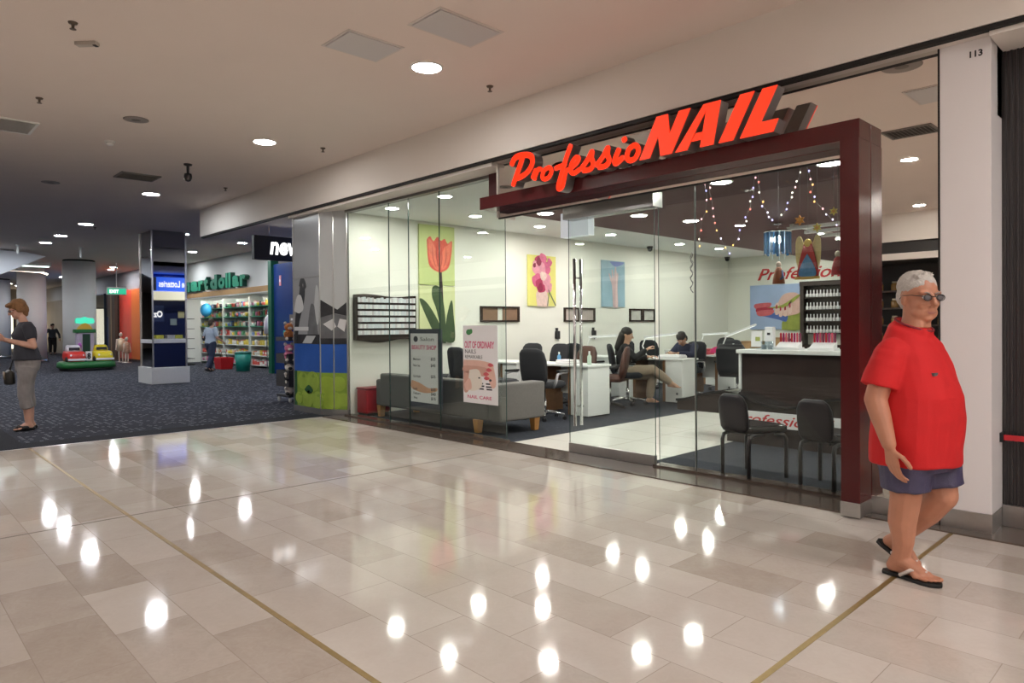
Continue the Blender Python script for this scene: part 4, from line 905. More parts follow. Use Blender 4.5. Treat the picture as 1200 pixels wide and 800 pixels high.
# nail tables
def nail_table(lab, x0, x1, y0, y1, items=()):
    t = thing('nail_table', lab, 'table', (x1, y0, 0), 0, 'nail tables'); L = x0-x1; D = y1-y0
    MB().box(L, .02, -.03, D+.02, .735, .765).build('tabletop', WHITE, t, .005)
    MB().box(-.34, 0, 0, D, .02, .735).build('end_cabinet', WHITE, t, .006); MB().box(-.40, -.34, .01, D-.02, .02, .735).build('brown_panel', WOOD, t); MB().tube([(-.1, -.012, .17), (-.1, .0, .17)], .02, 12).build('knob', CHROME, t)
    MB().box(L, L+.30, 0, D, .02, .735).build('end_cabinet', WHITE, t, .006); MB().box(L+.30, L+.36, .01, D-.02, .02, .735).build('brown_panel', WOOD, t)
    MB().box(L+.36, -.40, D-.06, D-.03, .30, .735).build('modesty_panel', WHITE, t)
    return t
nail_table('white nail table whose end cabinet stands by the sliding door', -7.75, -6.46, 7.70, 8.20)
nail_table('white nail table of the front row next to the left wall', -9.2, -7.95, 7.70, 8.20)
nail_table('white nail table between the client in black and the technician', -7.75, -6.42, 10.12, 10.58)
nail_table('white nail table of the second row next to the left wall', -9.2, -7.95, 10.12, 10.58)
nail_table('white nail table with the pink fan on it', -7.6, -6.35, 11.75, 12.2)
nail_table('white nail table in the back row below the boxes', -7.5, -6.3, 13.6, 14.1)
nail_table('white nail table of the back row next to the left wall', -9.1, -7.7, 13.6, 14.1)
def desk_lamp(x, y, z, a, e, lab):
    t = thing('desk_lamp', lab, 'lamp', (x, y, z), a, 'stick lamps on the nail tables')
    MB().lathe((0, 0, 0), [(.07, 0), (.06, .02), (.012, .03)], 16).build('base', WHITE, t); MB().tube([(0, 0, .02), (-.08, 0, .20), (-.02, 0, .36)], .012, 8).build('arm', WHITE, t)
    R = Matrix.Translation((-.02, 0, .36)) @ Matrix.Rotation(-e, 4, 'Y')
    MB().box(-.03, .58, -.035, .035, -.015, .02, R).build('shade', WHITE, t, .006); MB().box(0, .55, -.022, .022, -.019, -.016, R).build('tube', mat('lamp_tube', (.9, .9, .9), .4, emit=(1, 1, 1), es=1.2), t)
desk_lamp(-7.35, 10.42, .765, .35, .12, 'white stick lamp raised over the table of the client in black')
desk_lamp(-6.62, 12.0, .765, .5, .38, 'white stick lamp slanting up beside the boxes at the back')
desk_lamp(-8.2, 13.85, .765, .1, .05, 'white stick lamp lying nearly level on the back row')
desk_lamp(-8.6, 10.35, .765, .2, .05, 'white stick lamp near the left wall on the second row')
def bottle(x, y, z, h, r, c, lab, grp):
    t = thing('bottle', lab, 'bottle', (x, y, z), 0, grp)
    MB().lathe((0, 0, 0), [(r*.9, 0), (r, .01), (r, h*.62), (r*.4, h*.76), (r*.4, h*.80)], 14).build('body', c, t); MB().lathe((0, 0, 0), [(r*.45, h*.80), (r*.42, h)], 12).build('cap', WHITE, t)
bottle(-6.6, 7.9, .765, .20, .032, mat('pale_green_plastic', (.55, .68, .58), .35), 'pale spray bottle on the white end cabinet beside the door handles', 'bottles on the nail tables')
bottle(-7.3, 8.0, .765, .17, .03, mat('blue_plastic', (.12, .35, .62), .35), 'blue bottle on the front nail table', 'bottles on the nail tables')
bottle(-6.42, 11.85, .765, .22, .035, mat('clear_blue_plastic', (.35, .55, .75), .25), 'light blue bottle under the slanting stick lamp', 'bottles on the nail tables')
t = thing('towel', 'folded white towel on the front nail table', 'towel', (-7.05, 7.92, .765)); MB().box(-.16, .16, -.12, .12, 0, .035).build('lower_fold', PAPER, t, .015); MB().box(-.15, .15, -.11, .11, .035, .06).build('upper_fold', PAPER, t, .012)
t = thing('towel', 'white towel lying on the table in front of the technician in navy', 'towel', (-6.75, 10.33, .765)); MB().box(-.22, .22, -.13, .13, 0, .05).build('roll', PAPER, t, .02); MB().box(-.2, .2, -.11, .11, .05, .06).build('fold', PAPER, t, .004)
t = thing('hand_fan', 'small bright pink fan standing on the third nail table', 'fan', (-6.75, 11.83, .765), .8)
m = MB(); m.poly([(.0, .04)]+[(.13*math.cos(a), .04+.12*math.sin(a)) for a in [PI*k/10 for k in range(11)]], (0, 0, 0), (1, 0, 0), (0, 0, 1), .008); m.build('leaf', mat('hot_pink', (.75, .03, .20), .5), t); MB().lathe((0, 0, 0), [(.05, 0), (.02, .02), (.015, .06)], 12).build('stand', WHITE, t)
for i, (x, y, w, h, c, l) in enumerate([(-7.0, 13.85, .5, .22, (.42, .25, .12), 'brown cardboard box on the back nail table'), (-6.5, 13.85, .3, .30, (.46, .30, .14), 'taller brown box behind the slanting lamp'), (-7.25, 11.95, .22, .14, (.10, .16, .40), 'dark blue box on the third nail table'), (-7.05, 12.0, .16, .11, (.60, .10, .12), 'small red box on the third nail table')]):
    t = thing('storage_box', l, 'box', (x, y, .765)); MB().box(-w/2, w/2, -.13, .13, 0, h-.04).build('body', mat('box_%d' % i, c, .7, var=.15), t, .004); MB().box(-w/2-.006, w/2+.006, -.136, .136, h-.04, h).build('lid', mat('boxlid_%d' % i, [q*.8 for q in c], .7), t, .004)

# reception counter
t = thing('reception_counter', 'long dark brown reception counter with a white top behind the waiting chairs', 'counter', (-4.1, 7.75, 0))
MB().box(0, 3.0, .02, .62, 0, 1.00).build('body', mat('dark_brown_gloss', (.035, .022, .020), .13, var=.3, vscale=3), t, .004); MB().box(-.05, 3.0, -.03, .68, 1.0, 1.045).build('countertop', WHITE, t, .006)
MB().box(-.03, 0, .0, .62, 0, 1.0).build('white_end', WHITE, t)
t = thing('low_wavy_ledge', 'low black ledge with a wavy shiny top in front of the counter', 'ledge', (-4.0, 7.44, 0))
def wav(x): return .42+.135*math.sin((x+.75)*2.35)**2
xs = [-.72+i*.065 for i in range(43)]
MB().poly([(x, wav(x)) for x in xs]+[(xs[-1], 0), (-.05, 0), (-.05, .31), (xs[0], .31)], (0, .18, 0), (1, 0, 0), (0, 0, 1), .30).build('body', mat('brown_black_gloss', (.03, .022, .020), .2), t)
MB().loft([[V((x, yy, wav(x)+zz)) for yy, zz in ((-.15, -.004), (.21, -.004), (.21, .026), (-.15, .026))] for x in xs], smooth=False).build('shiny_top', mat('black_gloss', (.01, .01, .011), .06), t)
sg2 = thing('counter_sign', 'white sign with red script lettering low in front of the counter', 'sign', (-3.97, 7.27, .215), 0)
MB().box(0, 1.25, -.015, 0, 0, .165).build('panel', PAPER, sg2, .002)
SCR = mat('red_script_paint', (.55, .02, .02), .5)
text(MB(), 'Professionail', (.06, -.0155, .03), (1, 0, 0), (0, 0, 1), w=1.1, h=.11, d=.002, bold=.008, shear=.35).build('red_lettering', SCR, sg2)
# things on the counter
GL = glass_mat('jar_glass', (.85, .90, .92), 1.0)
for i, (x, l) in enumerate([(-3.62, 'row of nail samples on a white stand, left of three on the counter'), (-3.22, 'row of nail samples on a white stand, middle of three on the counter'), (-2.82, 'row of nail samples on a white stand, right of three on the counter')]):
    t = thing('sample_stand', l, 'sample stand', (x, 8.0, 1.045), 0, 'nail sample stands'); MB().box(-.15, .15, -.08, .08, 0, .03).build('base', PAPER, t, .004); MB().poly([(-.08, .03), (.06, .03), (.06, .10)], (-.13, 0, 0), (0, 1, 0), (0, 0, 1), .26).build('ramp', PAPER, t)
    for k in range(8):
        MB().box(-.125+k*.033, -.105+k*.033, .03, .045, .09, .17).ell((-.115+k*.033, .037, .18), (.014, .008, .022), None, 10, 6).build('nail_tip', mat('tip_%d' % (k % 4), [(.45, .02, .04), (.30, .02, .12), (.6, .1, .15), (.2, .03, .08)][k % 4], .2), t)
t = thing('brochure_holder', 'clear brochure holder with white leaflets at the left end of the counter', 'holder', (-4.0, 7.95, 1.045)); MB().box(-.07, .07, -.03, .03, 0, .03).build('base', GL, t); MB().box(-.065, .065, -.01, .01, .03, .22).build('leaflets', PAPER, t); MB().box(-.01, .05, -.0115, -.0105, .10, .15).build('leaflet_print', mat('olive_print', (.35, .4, .1), .6), t)
t = thing('card_terminal', 'white upright display box on the counter beside the brochures', 'display', (-3.90, 8.1, 1.045)); MB().box(-.05, .05, -.04, .04, 0, .27).build('body', PAPER, t, .004); MB().box(-.02, .02, -.042, -.04, .17, .20).build('mark', BLACKP, t)
for x, l in ((-3.86, 'glass tumbler at the left end of the counter, left of two'), (-3.78, 'glass tumbler at the left end of the counter, right of two')):
    t = thing('glass_jar', l, 'jar', (x, 7.86, 1.045), 0, 'glass jars on the counter'); MB().lathe((0, 0, 0), [(.035, 0), (.037, .10), (.034, .10), (.032, .006), (.001, .006)], 16).build('jar', GL, t); MB().cyl((0, 0), .029, .007, .06, 12).build('contents', mat('grey_files', (.4, .42, .45), .6), t)
t = thing('pink_tape', 'small pink dispenser near the right end of the counter', 'dispenser', (-2.55, 7.9, 1.045)); MB().box(-.10, .06, -.03, .03, 0, .05).build('base', mat('pink_plastic', (.65, .10, .25), .4), t, .01); MB().lathe((-.0, 0, 0), [(.03, .05), (.02, .07)], 12).build('reel', PAPER, t)

# back wall: painting, lettering, polish rack
t = thing('hands_picture', 'square canvas of a hand holding tulips on the back wall', 'picture', (-8.0, 16.9, 1.20))
OX, OY = (1, 0, 0), (0, 0, 1)
def artb(mb, pts, lvl, mi, k=4): mb.mat(mi).poly(spline(pts+[pts[0]], k)[:-1] if k else pts, (0, -.034-lvl*.0015, 0), OX, OY, .0015)
MB().box(-.66, .66, -.034, 0, 0, 1.14).build('canvas', mat('canvas_sky', (.36, .46, .68), .6, var=.25, vscale=2), t, .003); m = MB()
artb(m, [(.18, .0), (.22, .25), (.5, .50), (.66, .5), (.66, 0)], 0, 0, 3)
artb(m, [(-.35, .35), (.0, .42), (.32, .40), (.3, .2), (.1, .25)], 1, 5); 
artb(m, [(.0, .45), (.2, .85), (.5, .92), (.66, .8), (.66, .45), (.45, .36), (.2, .35)], 2, 1)
for i, (x, y) in enumerate(((.02, .38), (.12, .33), (.24, .34), (.36, .40))): artb(m, [(x, y), (x-.02, y+.20), (x+.06, y+.30), (x+.10, y+.20), (x+.07, y)], 3+i, 2); artb(m, [(x+.02, y+.14), (x+.02, y+.22), (x+.05, y+.25), (x+.06, y+.16)], 8, 3, 2)
for i, (x, y) in enumerate(((-.55, .58), (-.50, .47), (-.48, .40))): artb(m, [(x, y), (x+.05, y+.08), (x+.45, y+.10), (x+.40, y-.02), (x+.1, y-.06)], 4+i*.5, 4 if i != 1 else 3)
artb(m, [(-.2, .56), (.2, .62), (.6, .86), (.62, .80), (.25, .55)], 6, 0)
m.build('painting', [mat('leaf_lime', (.30, .34, .06), .6, var=.3), mat('hand_pink', (.66, .42, .36), .6, var=.2), mat('finger_pink', (.74, .52, .46), .6, var=.15), mat('nail_crimson', (.40, .02, .05), .4), mat('petal_coral', (.58, .12, .14), .6, var=.3), mat('sky_deep', (.08, .14, .42), .6)], t)
t = thing('wall_lettering', 'red script lettering on the back wall above the square canvas', 'sign', (-8.46, 16.895, 2.46))
text(MB(), 'Professionail', (0, 0, 0), (1, 0, 0), (0, 0, 1), w=2.6, h=.30, d=.012, bold=.01, shear=.38).build('script', SCR, t)
t = thing('polish_rack', 'tall dark wood rack of nail polish against the back wall', 'rack', (-7.25, 16.62, 0))
MB().box(0, .09, 0, .25, 0, 2.34).build('side_board', DWOOD, t); MB().box(2.2, 2.29, 0, .25, 0, 2.34).build('side_board', DWOOD, t); MB().box(.09, 2.2, .22, .25, .0, .80).box(.09, 2.2, .22, .25, 1.12, 2.34).build('back_board', DWOOD, t); MB().box(0, 2.29, -.02, .25, 2.25, 2.36).build('top_board', DWOOD, t)
MB().box(.09, 2.2, .0, .25, .66, .84).build('low_shelf', DWOOD, t)
for z in (1.12, 1.40, 1.68, 1.98): MB().box(.09, 2.2, .02, .22, z-.03, z).build('shelf', DWOOD, t)
PC = [mat('polish_%d' % i, c, .2) for i, c in enumerate([(.75, .72, .74), (.7, .5, .55), (.55, .1, .15), (.6, .6, .66), (.8, .75, .7), (.35, .05, .15)])]
pz_ = None
for z in (1.12, 1.40, 1.68, 1.98):
    for k in range(13):
        q = random.randrange(6)
        if pz_ is None:
            pz_ = thing('polish_bottle', None, 'bottle', (0, 0, 0), 0, 'nail polish bottles on the rack')
            MB().lathe((0, 0, 0), [(.032, 0), (.034, .01), (.034, .075), (.014, .09)], 10).build('bottle_body', PC[0], pz_); MB().lathe((0, 0, 0), [(.017, .09), (.013, .17)], 10).build('cap', PC[0], pz_)
            o = pz_
        else: o = dup(pz_)
        o.location = (-7.25+.15+k*.079, 16.70, z+.002); o['label'] = 'small nail polish bottle on the %s shelf of the dark rack' % {1.12: 'lowest', 1.40: 'second', 1.68: 'third', 1.98: 'top'}[z]

# waiting chairs
def waiting_chair(lab, x, y, rz):
    t = thing('waiting_chair', lab, 'chair', (x, y, 0), rz, 'waiting chairs behind the glass')
    rg = [ring((-.205, 0, .415), .022, .125, p=3.5), ring((-.21, 0, .45), .030, .148, p=3.5), ring((-.222, 0, .56), .032, .155, p=3.5), ring((-.235, 0, .66), .032, .150, p=3.5), ring((-.243, 0, .715), .028, .125, p=3.5), ring((-.247, 0, .745), .016, .085, p=3.5)]
    MB().loft(rg).build('backrest', BLACKV, t)
    def trap(z, k): return [V((x*k, y*k, z)) for x, y in spline([(-.20, -.13), (.05, -.205), (.19, -.22), (.235, -.18), (.245, 0), (.235, .18), (.19, .22), (.05, .205), (-.20, .13), (-.215, 0), (-.20, -.13)], 3)[:-1]]
    MB().loft([trap(.395, .90), trap(.41, 1.0), trap(.45, 1.0), trap(.468, .88)]).build('seat', mat('shiny_black_vinyl', (.018, .018, .020), .15), t)
    GM = mat('gunmetal_tube', (.07, .07, .075), .3, .8)
    for q in (-1, 1):
        MB().tube([(-.20, q*.145, .0), (-.20, q*.145, .33), (-.185, q*.143, .375), (-.12, q*.14, .39), (.0, q*.14, .39)], .017, 10).build('leg', GM, t); MB().tube([(.20, q*.215, 0), (.20, q*.215, .34), (.185, q*.205, .375), (.1, q*.18, .39)], .017, 10).build('leg', GM, t)
        MB().tube([(-.17, q*.10, .39), (-.20, q*.10, .43), (-.222, q*.10, .52)], .012, 8).build('back_support', GM, t)
waiting_chair('black vinyl waiting chair behind the glass, the one farther from the maroon leg', -2.965, 5.775, PI/2-.22)
waiting_chair('black vinyl waiting chair behind the glass right beside the maroon leg', -2.275, 5.79, PI/2-.16)

# posters on the glass
OX, OY = (1, 0, 0), (0, 0, 1)
t = thing('window_poster', 'white price poster with a dark surround on the glass above the grey sofa', 'poster', (-7.71, 5.466, .30))
MB().box(-.03, .67, -.0, .02, -.03, 1.02).build('backing', mat('dark_slate', (.05, .055, .075), .5), t)
MB().box(.0, .60, -.004, 0, .04, .96).build('sheet', PAPER, t)
INK = mat('ink_black', (.04, .04, .05), .6); PINK = mat('ink_pink', (.60, .04, .16), .6); PEACH = mat('ink_peach', (.72, .40, .26), .6, var=.2)
m = MB(); text(m, 'BEAUTY SHOP', (.03, -.0042, .745), OX, OY, w=.54, h=.06, d=.001, bold=.015); m.build('pink_heading', PINK, t)
m = MB()
for z, a, b in ((.60, 'Manicure', '$25'), (.515, 'New Set', '$45'), (.37, 'Gel Nails', '$35'), (.20, 'Refill', '$30'), (.14, 'Pedicure', '$40'), (.08, 'Wax', '$15')):
    text(m, a, (.06, -.0042, z), OX, OY, h=.032, d=.001, bold=.01); text(m, b, (.45, -.0042, z), OX, OY, w=.10, h=.045, d=.001, bold=.02)
m.ell((.12, -.005, .885), (.05, .001, .04)); text(m, 'Salon', (.22, -.0042, .86), OX, OY, w=.3, h=.05, d=.001)
m.build('printed_prices', INK, t)
MB().poly(spline([(.02, .33), (.2, .30), (.4, .24), (.58, .25), (.55, .20), (.3, .17), (.02, .22), (.02, .33)], 4)[:-1], (0, -.0041, 0), OX, OY, .0006).build('peach_swoosh', PEACH, t)
t = thing('window_poster', 'tall white poster of pink fingers on the glass at the end of the grey sofa', 'poster', (-6.55, 5.430, .42))
MB().box(.0, .625, -.004, .004, .0, .94).build('sheet', PAPER, t)
m = MB(); text(m, 'OUT OF ORDINARY', (.03, -.0042, .665), OX, OY, w=.54, h=.085, d=.001, bold=.02); text(m, 'NAIL CARE', (.08, -.0042, .055), OX, OY, w=.44, h=.04, d=.001, bold=.01); m.build('pink_lettering', PINK, t)
m = MB(); text(m, 'NAILS', (.04, -.0042, .60), OX, OY, w=.20, h=.05, d=.001); text(m, 'REMARKABLE', (.04, -.0042, .54), OX, OY, w=.32, h=.04, d=.001)
for x, z, w_ in ((.22, .27, .1), (.2, .235, .17), (.19, .205, .2), (.2, .17, .18), (.42, .235, .1), (.42, .20, .14), (.43, .17, .1)): m.box(x, x+w_, -.0052, -.0042, z, z+.018)
m.ell((.30, -.005, .31), (.03, .001, .018)); m.ell((.50, -.005, .29), (.025, .001, .016)); m.build('black_print', INK, t)
m = MB()
def artp(pts, mi, lv): m.mat(mi).poly(spline(pts+[pts[0]], 4)[:-1], (0, -.0042-lv*.0004, 0), OX, OY, .0004)
artp([(.01, .52), (.3, .52), (.52, .49), (.55, .44), (.4, .42), (.1, .44), (.01, .44)], 0, 0); artp([(.01, .45), (.3, .45), (.48, .42), (.52, .36), (.36, .33), (.01, .38)], 1, 1); artp([(.46, .50), (.55, .46), (.60, .25), (.53, .20), (.45, .34)], 0, 2)
artp([(.01, .38), (.12, .36), (.10, .15), (.01, .14)], 1, 1); artp([(.12, .40), (.30, .40), (.34, .20), (.1, .16)], 2, 3); artp([(.02, .22), (.12, .30), (.16, .18), (.06, .15)], 0, 4)
for x, y in ((.50, .47), (.47, .41), (.42, .36), (.43, .31)): artp([(x-.05, y), (x, y+.025), (x+.06, y), (x, y-.022)], 3, 5)
m.build('finger_picture', [mat('print_skin', (.72, .46, .38), .6, var=.15), mat('print_skin_dark', (.60, .34, .27), .6, var=.15), mat('print_cream', (.76, .70, .62), .6), mat('print_nail', (.62, .10, .12), .5)], t)
MB().ell((.11, -.0045, .86), (.05, .0006, .035)).ell((.15, -.0045, .87), (.03, .0006, .03)).build('green_emblem', mat('ink_green', (.06, .25, .08), .6), t)

# pendant with blue glass strips
t = thing('pendant_lamp', 'blue glass strip pendant lamp hanging near the polish rack', 'pendant lamp', (-4.2, 8.95, 2.7))
MB().tube([(0, 0, 0), (0, 0, -.10)], .006, 6).lathe((0, 0, 0), [(.05, 0), (.05, -.02)], 14).build('cord', CHROME, t); MB().lathe((0, 0, 0), [(.165, -.10), (.175, -.11), (.175, -.13), (.165, -.13)], 24).build('ring', CHROME, t)
BG = mat('blue_glass', (.03, .12, .24), .08, spec=.8)
for k in range(16):
    a = 2*PI*k/16; c, s_ = math.cos(a), math.sin(a); R = Matrix.Translation((.17*c, .17*s_, -.13)) @ Matrix.Rotation(a, 4, 'Z'); MB().box(-.003, .003, -.022, .022, -.27-.03*(k % 2), 0, R).build('glass_strip', BG, t)
MB().ell((0, 0, -.22), (.045, .045, .055)).build('bulb', mat('bulb_glow', (1, 1, 1), .5, emit=(.8, .92, 1), es=14), t)
for k in range(7): MB().tube([(.10*math.cos(k*.9), .10*math.sin(k*.9), -.12), (.10*math.cos(k*.9), .10*math.sin(k*.9), -.46-.02*(k % 3))], .004, 5).build('crystal_drop', mat('crystal', (.6, .75, .85), .05), t)
# white slatted ceiling rack behind it
t = thing('ceiling_slat_frame', 'white slatted frame hung under the maroon ceiling at the right', 'ceiling frame', (-3.35, 9.0, 2.7))
for y in (0, .55, 1.1, 1.65): MB().box(-.75, 1.6, y, y+.07, -.10, -.06).build('slat', WHITE, t)
for x in (-.7, 1.5): MB().box(x, x+.04, -.02, 1.74, -.06, -.03).build('rail', WHITE, t)
for x in (-.68, 1.52):
    for y in (.05, 1.6): MB().tube([(x, y, -.03), (x, y, 0)], .006, 6).build('hanger', CHROME, t)

# fairy lights, stars, angel on the inside of the glass
FL = [mat('fairy_%d' % i, c, .4, emit=c, es=1.4) for i, c in enumerate([(1, .85, .7), (1, .45, .5), (.45, .4, 1), (1, .5, .15), (.85, .7, 1), (1, .15, .12)])]
def strand(lab, pts, n):
    t = thing('fairy_light_strand', lab, 'fairy lights', (pts[0][0], 5.62, pts[0][1]), 0, 'fairy lights inside the glass'); sp_ = spline([(p[0]-pts[0][0], p[1]-pts[0][1]) for p in pts], 6)
    P3 = [(p[0], .012*math.sin(i*1.7), p[1]) for i, p in enumerate(sp_)]
    MB().tube(P3, .0016, 5).build('wire', mat('clear_wire', (.25, .24, .25), .4), t)
    for k in range(n):
        i = int((k+.5)*len(P3)/n); b = MB().ell((P3[i][0]+.008*((k % 2)*2-1), P3[i][1], P3[i][2]), (.0068, .0068, .0085), None, 8, 6).build('bulb', FL[random.randrange(6)], t)
strand('leftmost fairy light strand inside the glass', [(-3.32, 2.66), (-3.30, 2.45), (-3.36, 2.25), (-3.38, 2.05)], 8)
strand('second fairy light strand from the left, slanting right', [(-3.28, 2.66), (-3.24, 2.40), (-3.20, 2.2), (-3.08, 1.98)], 10)
strand('third fairy light strand, slanting left from the middle', [(-2.83, 2.67), (-2.86, 2.45), (-2.93, 2.25), (-3.03, 2.05)], 11)
strand('fourth fairy light strand, slanting right from the middle', [(-2.81, 2.67), (-2.79, 2.45), (-2.74, 2.32), (-2.68, 2.22)], 8)
strand('fifth fairy light strand, slanting left near the angel', [(-2.42, 2.67), (-2.48, 2.50), (-2.53, 2.38), (-2.60, 2.25)], 9)
strand('rightmost fairy light strand beside the maroon leg', [(-2.40, 2.67), (-2.35, 2.50), (-2.34, 2.38), (-2.25, 2.25), (-2.14, 2.12)], 11)
t = thing('icicle_cord', 'dark wavy cord of small icicles hanging beside the glass joint', 'cord', (-3.46, 5.62, 2.02)); MB().tube([(.012*math.sin(k*1.1), 0, -.37*k/24) for k in range(25)], .003, 5).build('cord', mat('dark_cord', (.08, .08, .09), .5), t)
for k in range(8): MB().tube([(.012*math.sin(k*3.3), 0, -.02-k*.046), (.02*(1 if k % 2 else -1), 0, -.05-k*.046)], [.004, .002], 5).build('icicle', mat('grey_clear', (.35, .37, .4), .2), t)
def star(lab, x, z, r, c):
    pts = [((r if k % 2 == 0 else r*.5)*math.sin(PI*k/6), (r if k % 2 == 0 else r*.5)*math.cos(PI*k/6)) for k in range(12)]
    t = thing('star_ornament', lab, 'ornament', (x, 5.60, z), 0, 'window ornaments'); MB().poly(pts, (0, .006, 0), OX, OY, .012).build('star', c, t, .002); MB().ell((0, -.007, 0), (r*.35, .003, r*.35)).build('centre', mat('star_centre', (.75, .4, .1), .5), t); MB().tube([(0, 0, r), (0, 0, 2.69-z)], .001, 4).build('thread', MATS['clear_wire'], t)
YS = mat('star_yellow', (.75, .62, .12), .5); star('orange sun-shaped star above the angel', -2.44, 2.20, .045, mat('star_orange', (.75, .32, .04), .5)); star('yellow star right of the angel wing', -2.30, 2.125, .04, YS); star('yellow star highest on the right', -2.17, 2.24, .035, YS)
t = thing('hanging_angel', 'winged angel window ornament in red robe with a blue front', 'ornament', (-2.375, 5.60, 1.73))
m = MB(); m.poly(spline([(-.02, .22), (-.06, .335), (-.10, .30), (-.095, .12), (-.05, .03), (-.02, .12), (.02, .12), (.05, .03), (.095, .12), (.10, .30), (.06, .335), (.02, .22), (-.02, .22)], 4)[:-1], (0, .012, 0), OX, OY, .010).build('wings', mat('angel_wing', (.72, .60, .28), .5, var=.25, vscale=40), t, .002)
MB().poly(spline([(-.03, .27), (-.07, .12), (-.085, .0), (0, -.015), (.085, .0), (.07, .12), (.03, .27), (-.03, .27)], 4)[:-1], (0, .002, 0), OX, OY, .012).build('robe', mat('angel_red', (.50, .03, .03), .5), t, .002)
MB().poly(spline([(0, .19), (-.05, .10), (-.065, .012), (.065, .012), (.05, .10), (0, .19)], 4)[:-1], (0, -.010, 0), OX, OY, .006).build('front_panel', mat('angel_blue', (.12, .30, .58), .5, var=.4, vscale=40), t); MB().ell((0, -.002, .275), (.033, .014, .036)).build('head', mat('angel_gold', (.75, .52, .08), .5), t); MB().poly([(-.10, -.015), (.10, -.015), (.10, .006), (-.10, .006)], (0, -.012, 0), OX, OY, .006).build('hem', mat('angel_hem', (.68, .45, .12), .5), t)
MB().tube([(0, .006, .31), (0, .006, .95)], .001, 4).build('thread', MATS['clear_wire'], t)
for x, z, l, c in ((-2.14, 1.79, 'small robed figure ornament right of the angel', (.42, .05, .06)), (-2.62, 1.74, 'small crouching figure ornament left of the angel', (.30, .09, .04))):
    t = thing('figure_ornament', l, 'ornament', (x, 5.60, z), 0, 'window ornaments'); MB().lathe((0, 0, 0), [(.05, -.05), (.045, .0), (.028, .07), (.015, .09)], 12).build('robe', mat('robe_%d' % int(-x*100), c, .6), t); MB().ell((0, 0, .11), (.022, .022, .026)).build('head', mat('figure_skin', (.5, .4, .33), .6), t); MB().tube([(.03, 0, .06), (.045, -.02, .0), (.02, -.03, -.02)], .010, 6).build('arm', mat('figure_blue', (.08, .14, .3), .6), t); MB().tube([(0, 0, .13), (0, 0, 2.69-z)], .001, 4).build('thread', MATS['clear_wire'], t)
# ------------------------------------------------------------------ poster-clad pillar between salon and newsagent
t = thing('poster_pillar', 'glass-clad pillar printed with green fruit, a blue band and a grey photograph', 'pillar', (-9.95, 5.2, 0))
plan = [(-.65, 0), (.23, 0), (.64, .235), (.64, .27), (-.65, .27)]
MB().poly(plan, (0, 0, .09), (1, 0, 0), (0, 1, 0), 3.075).build('core', mat('pillar_grey', (.25, .26, .27), .4), t)
MB().poly([(-.66, -.01), (.234, -.01), (.65, .228), (.65, .27), (-.66, .27)], (0, 0, 0), (1, 0, 0), (0, 1, 0), .09).build('steel_base', STEEL, t)
PG = dict(grey=mat('print_grey', (.33, .34, .355), .22, var=.12, vscale=1.5), pale=mat('print_pale_grey', (.52, .54, .55), .22, var=.1, vscale=2), dark=mat('print_charcoal', (.045, .046, .05), .2, var=.5, vscale=5), mid=mat('print_mid_grey', (.16, .165, .175), .2, var=.4, vscale=6), blue=mat('print_blue', (.035, .11, .42), .18, var=.3, vscale=2.5),
          lime=mat('print_lime', (.30, .43, .06), .12, var=.5, vscale=4), green=mat('print_green', (.22, .34, .045), .12, var=.5, vscale=4), white=mat('print_white', (.66, .67, .68), .2), dkg=mat('print_dark_green', (.03, .10, .035), .2))
PM = list(PG.values()); PI_ = {k: i for i, k in enumerate(PG)}
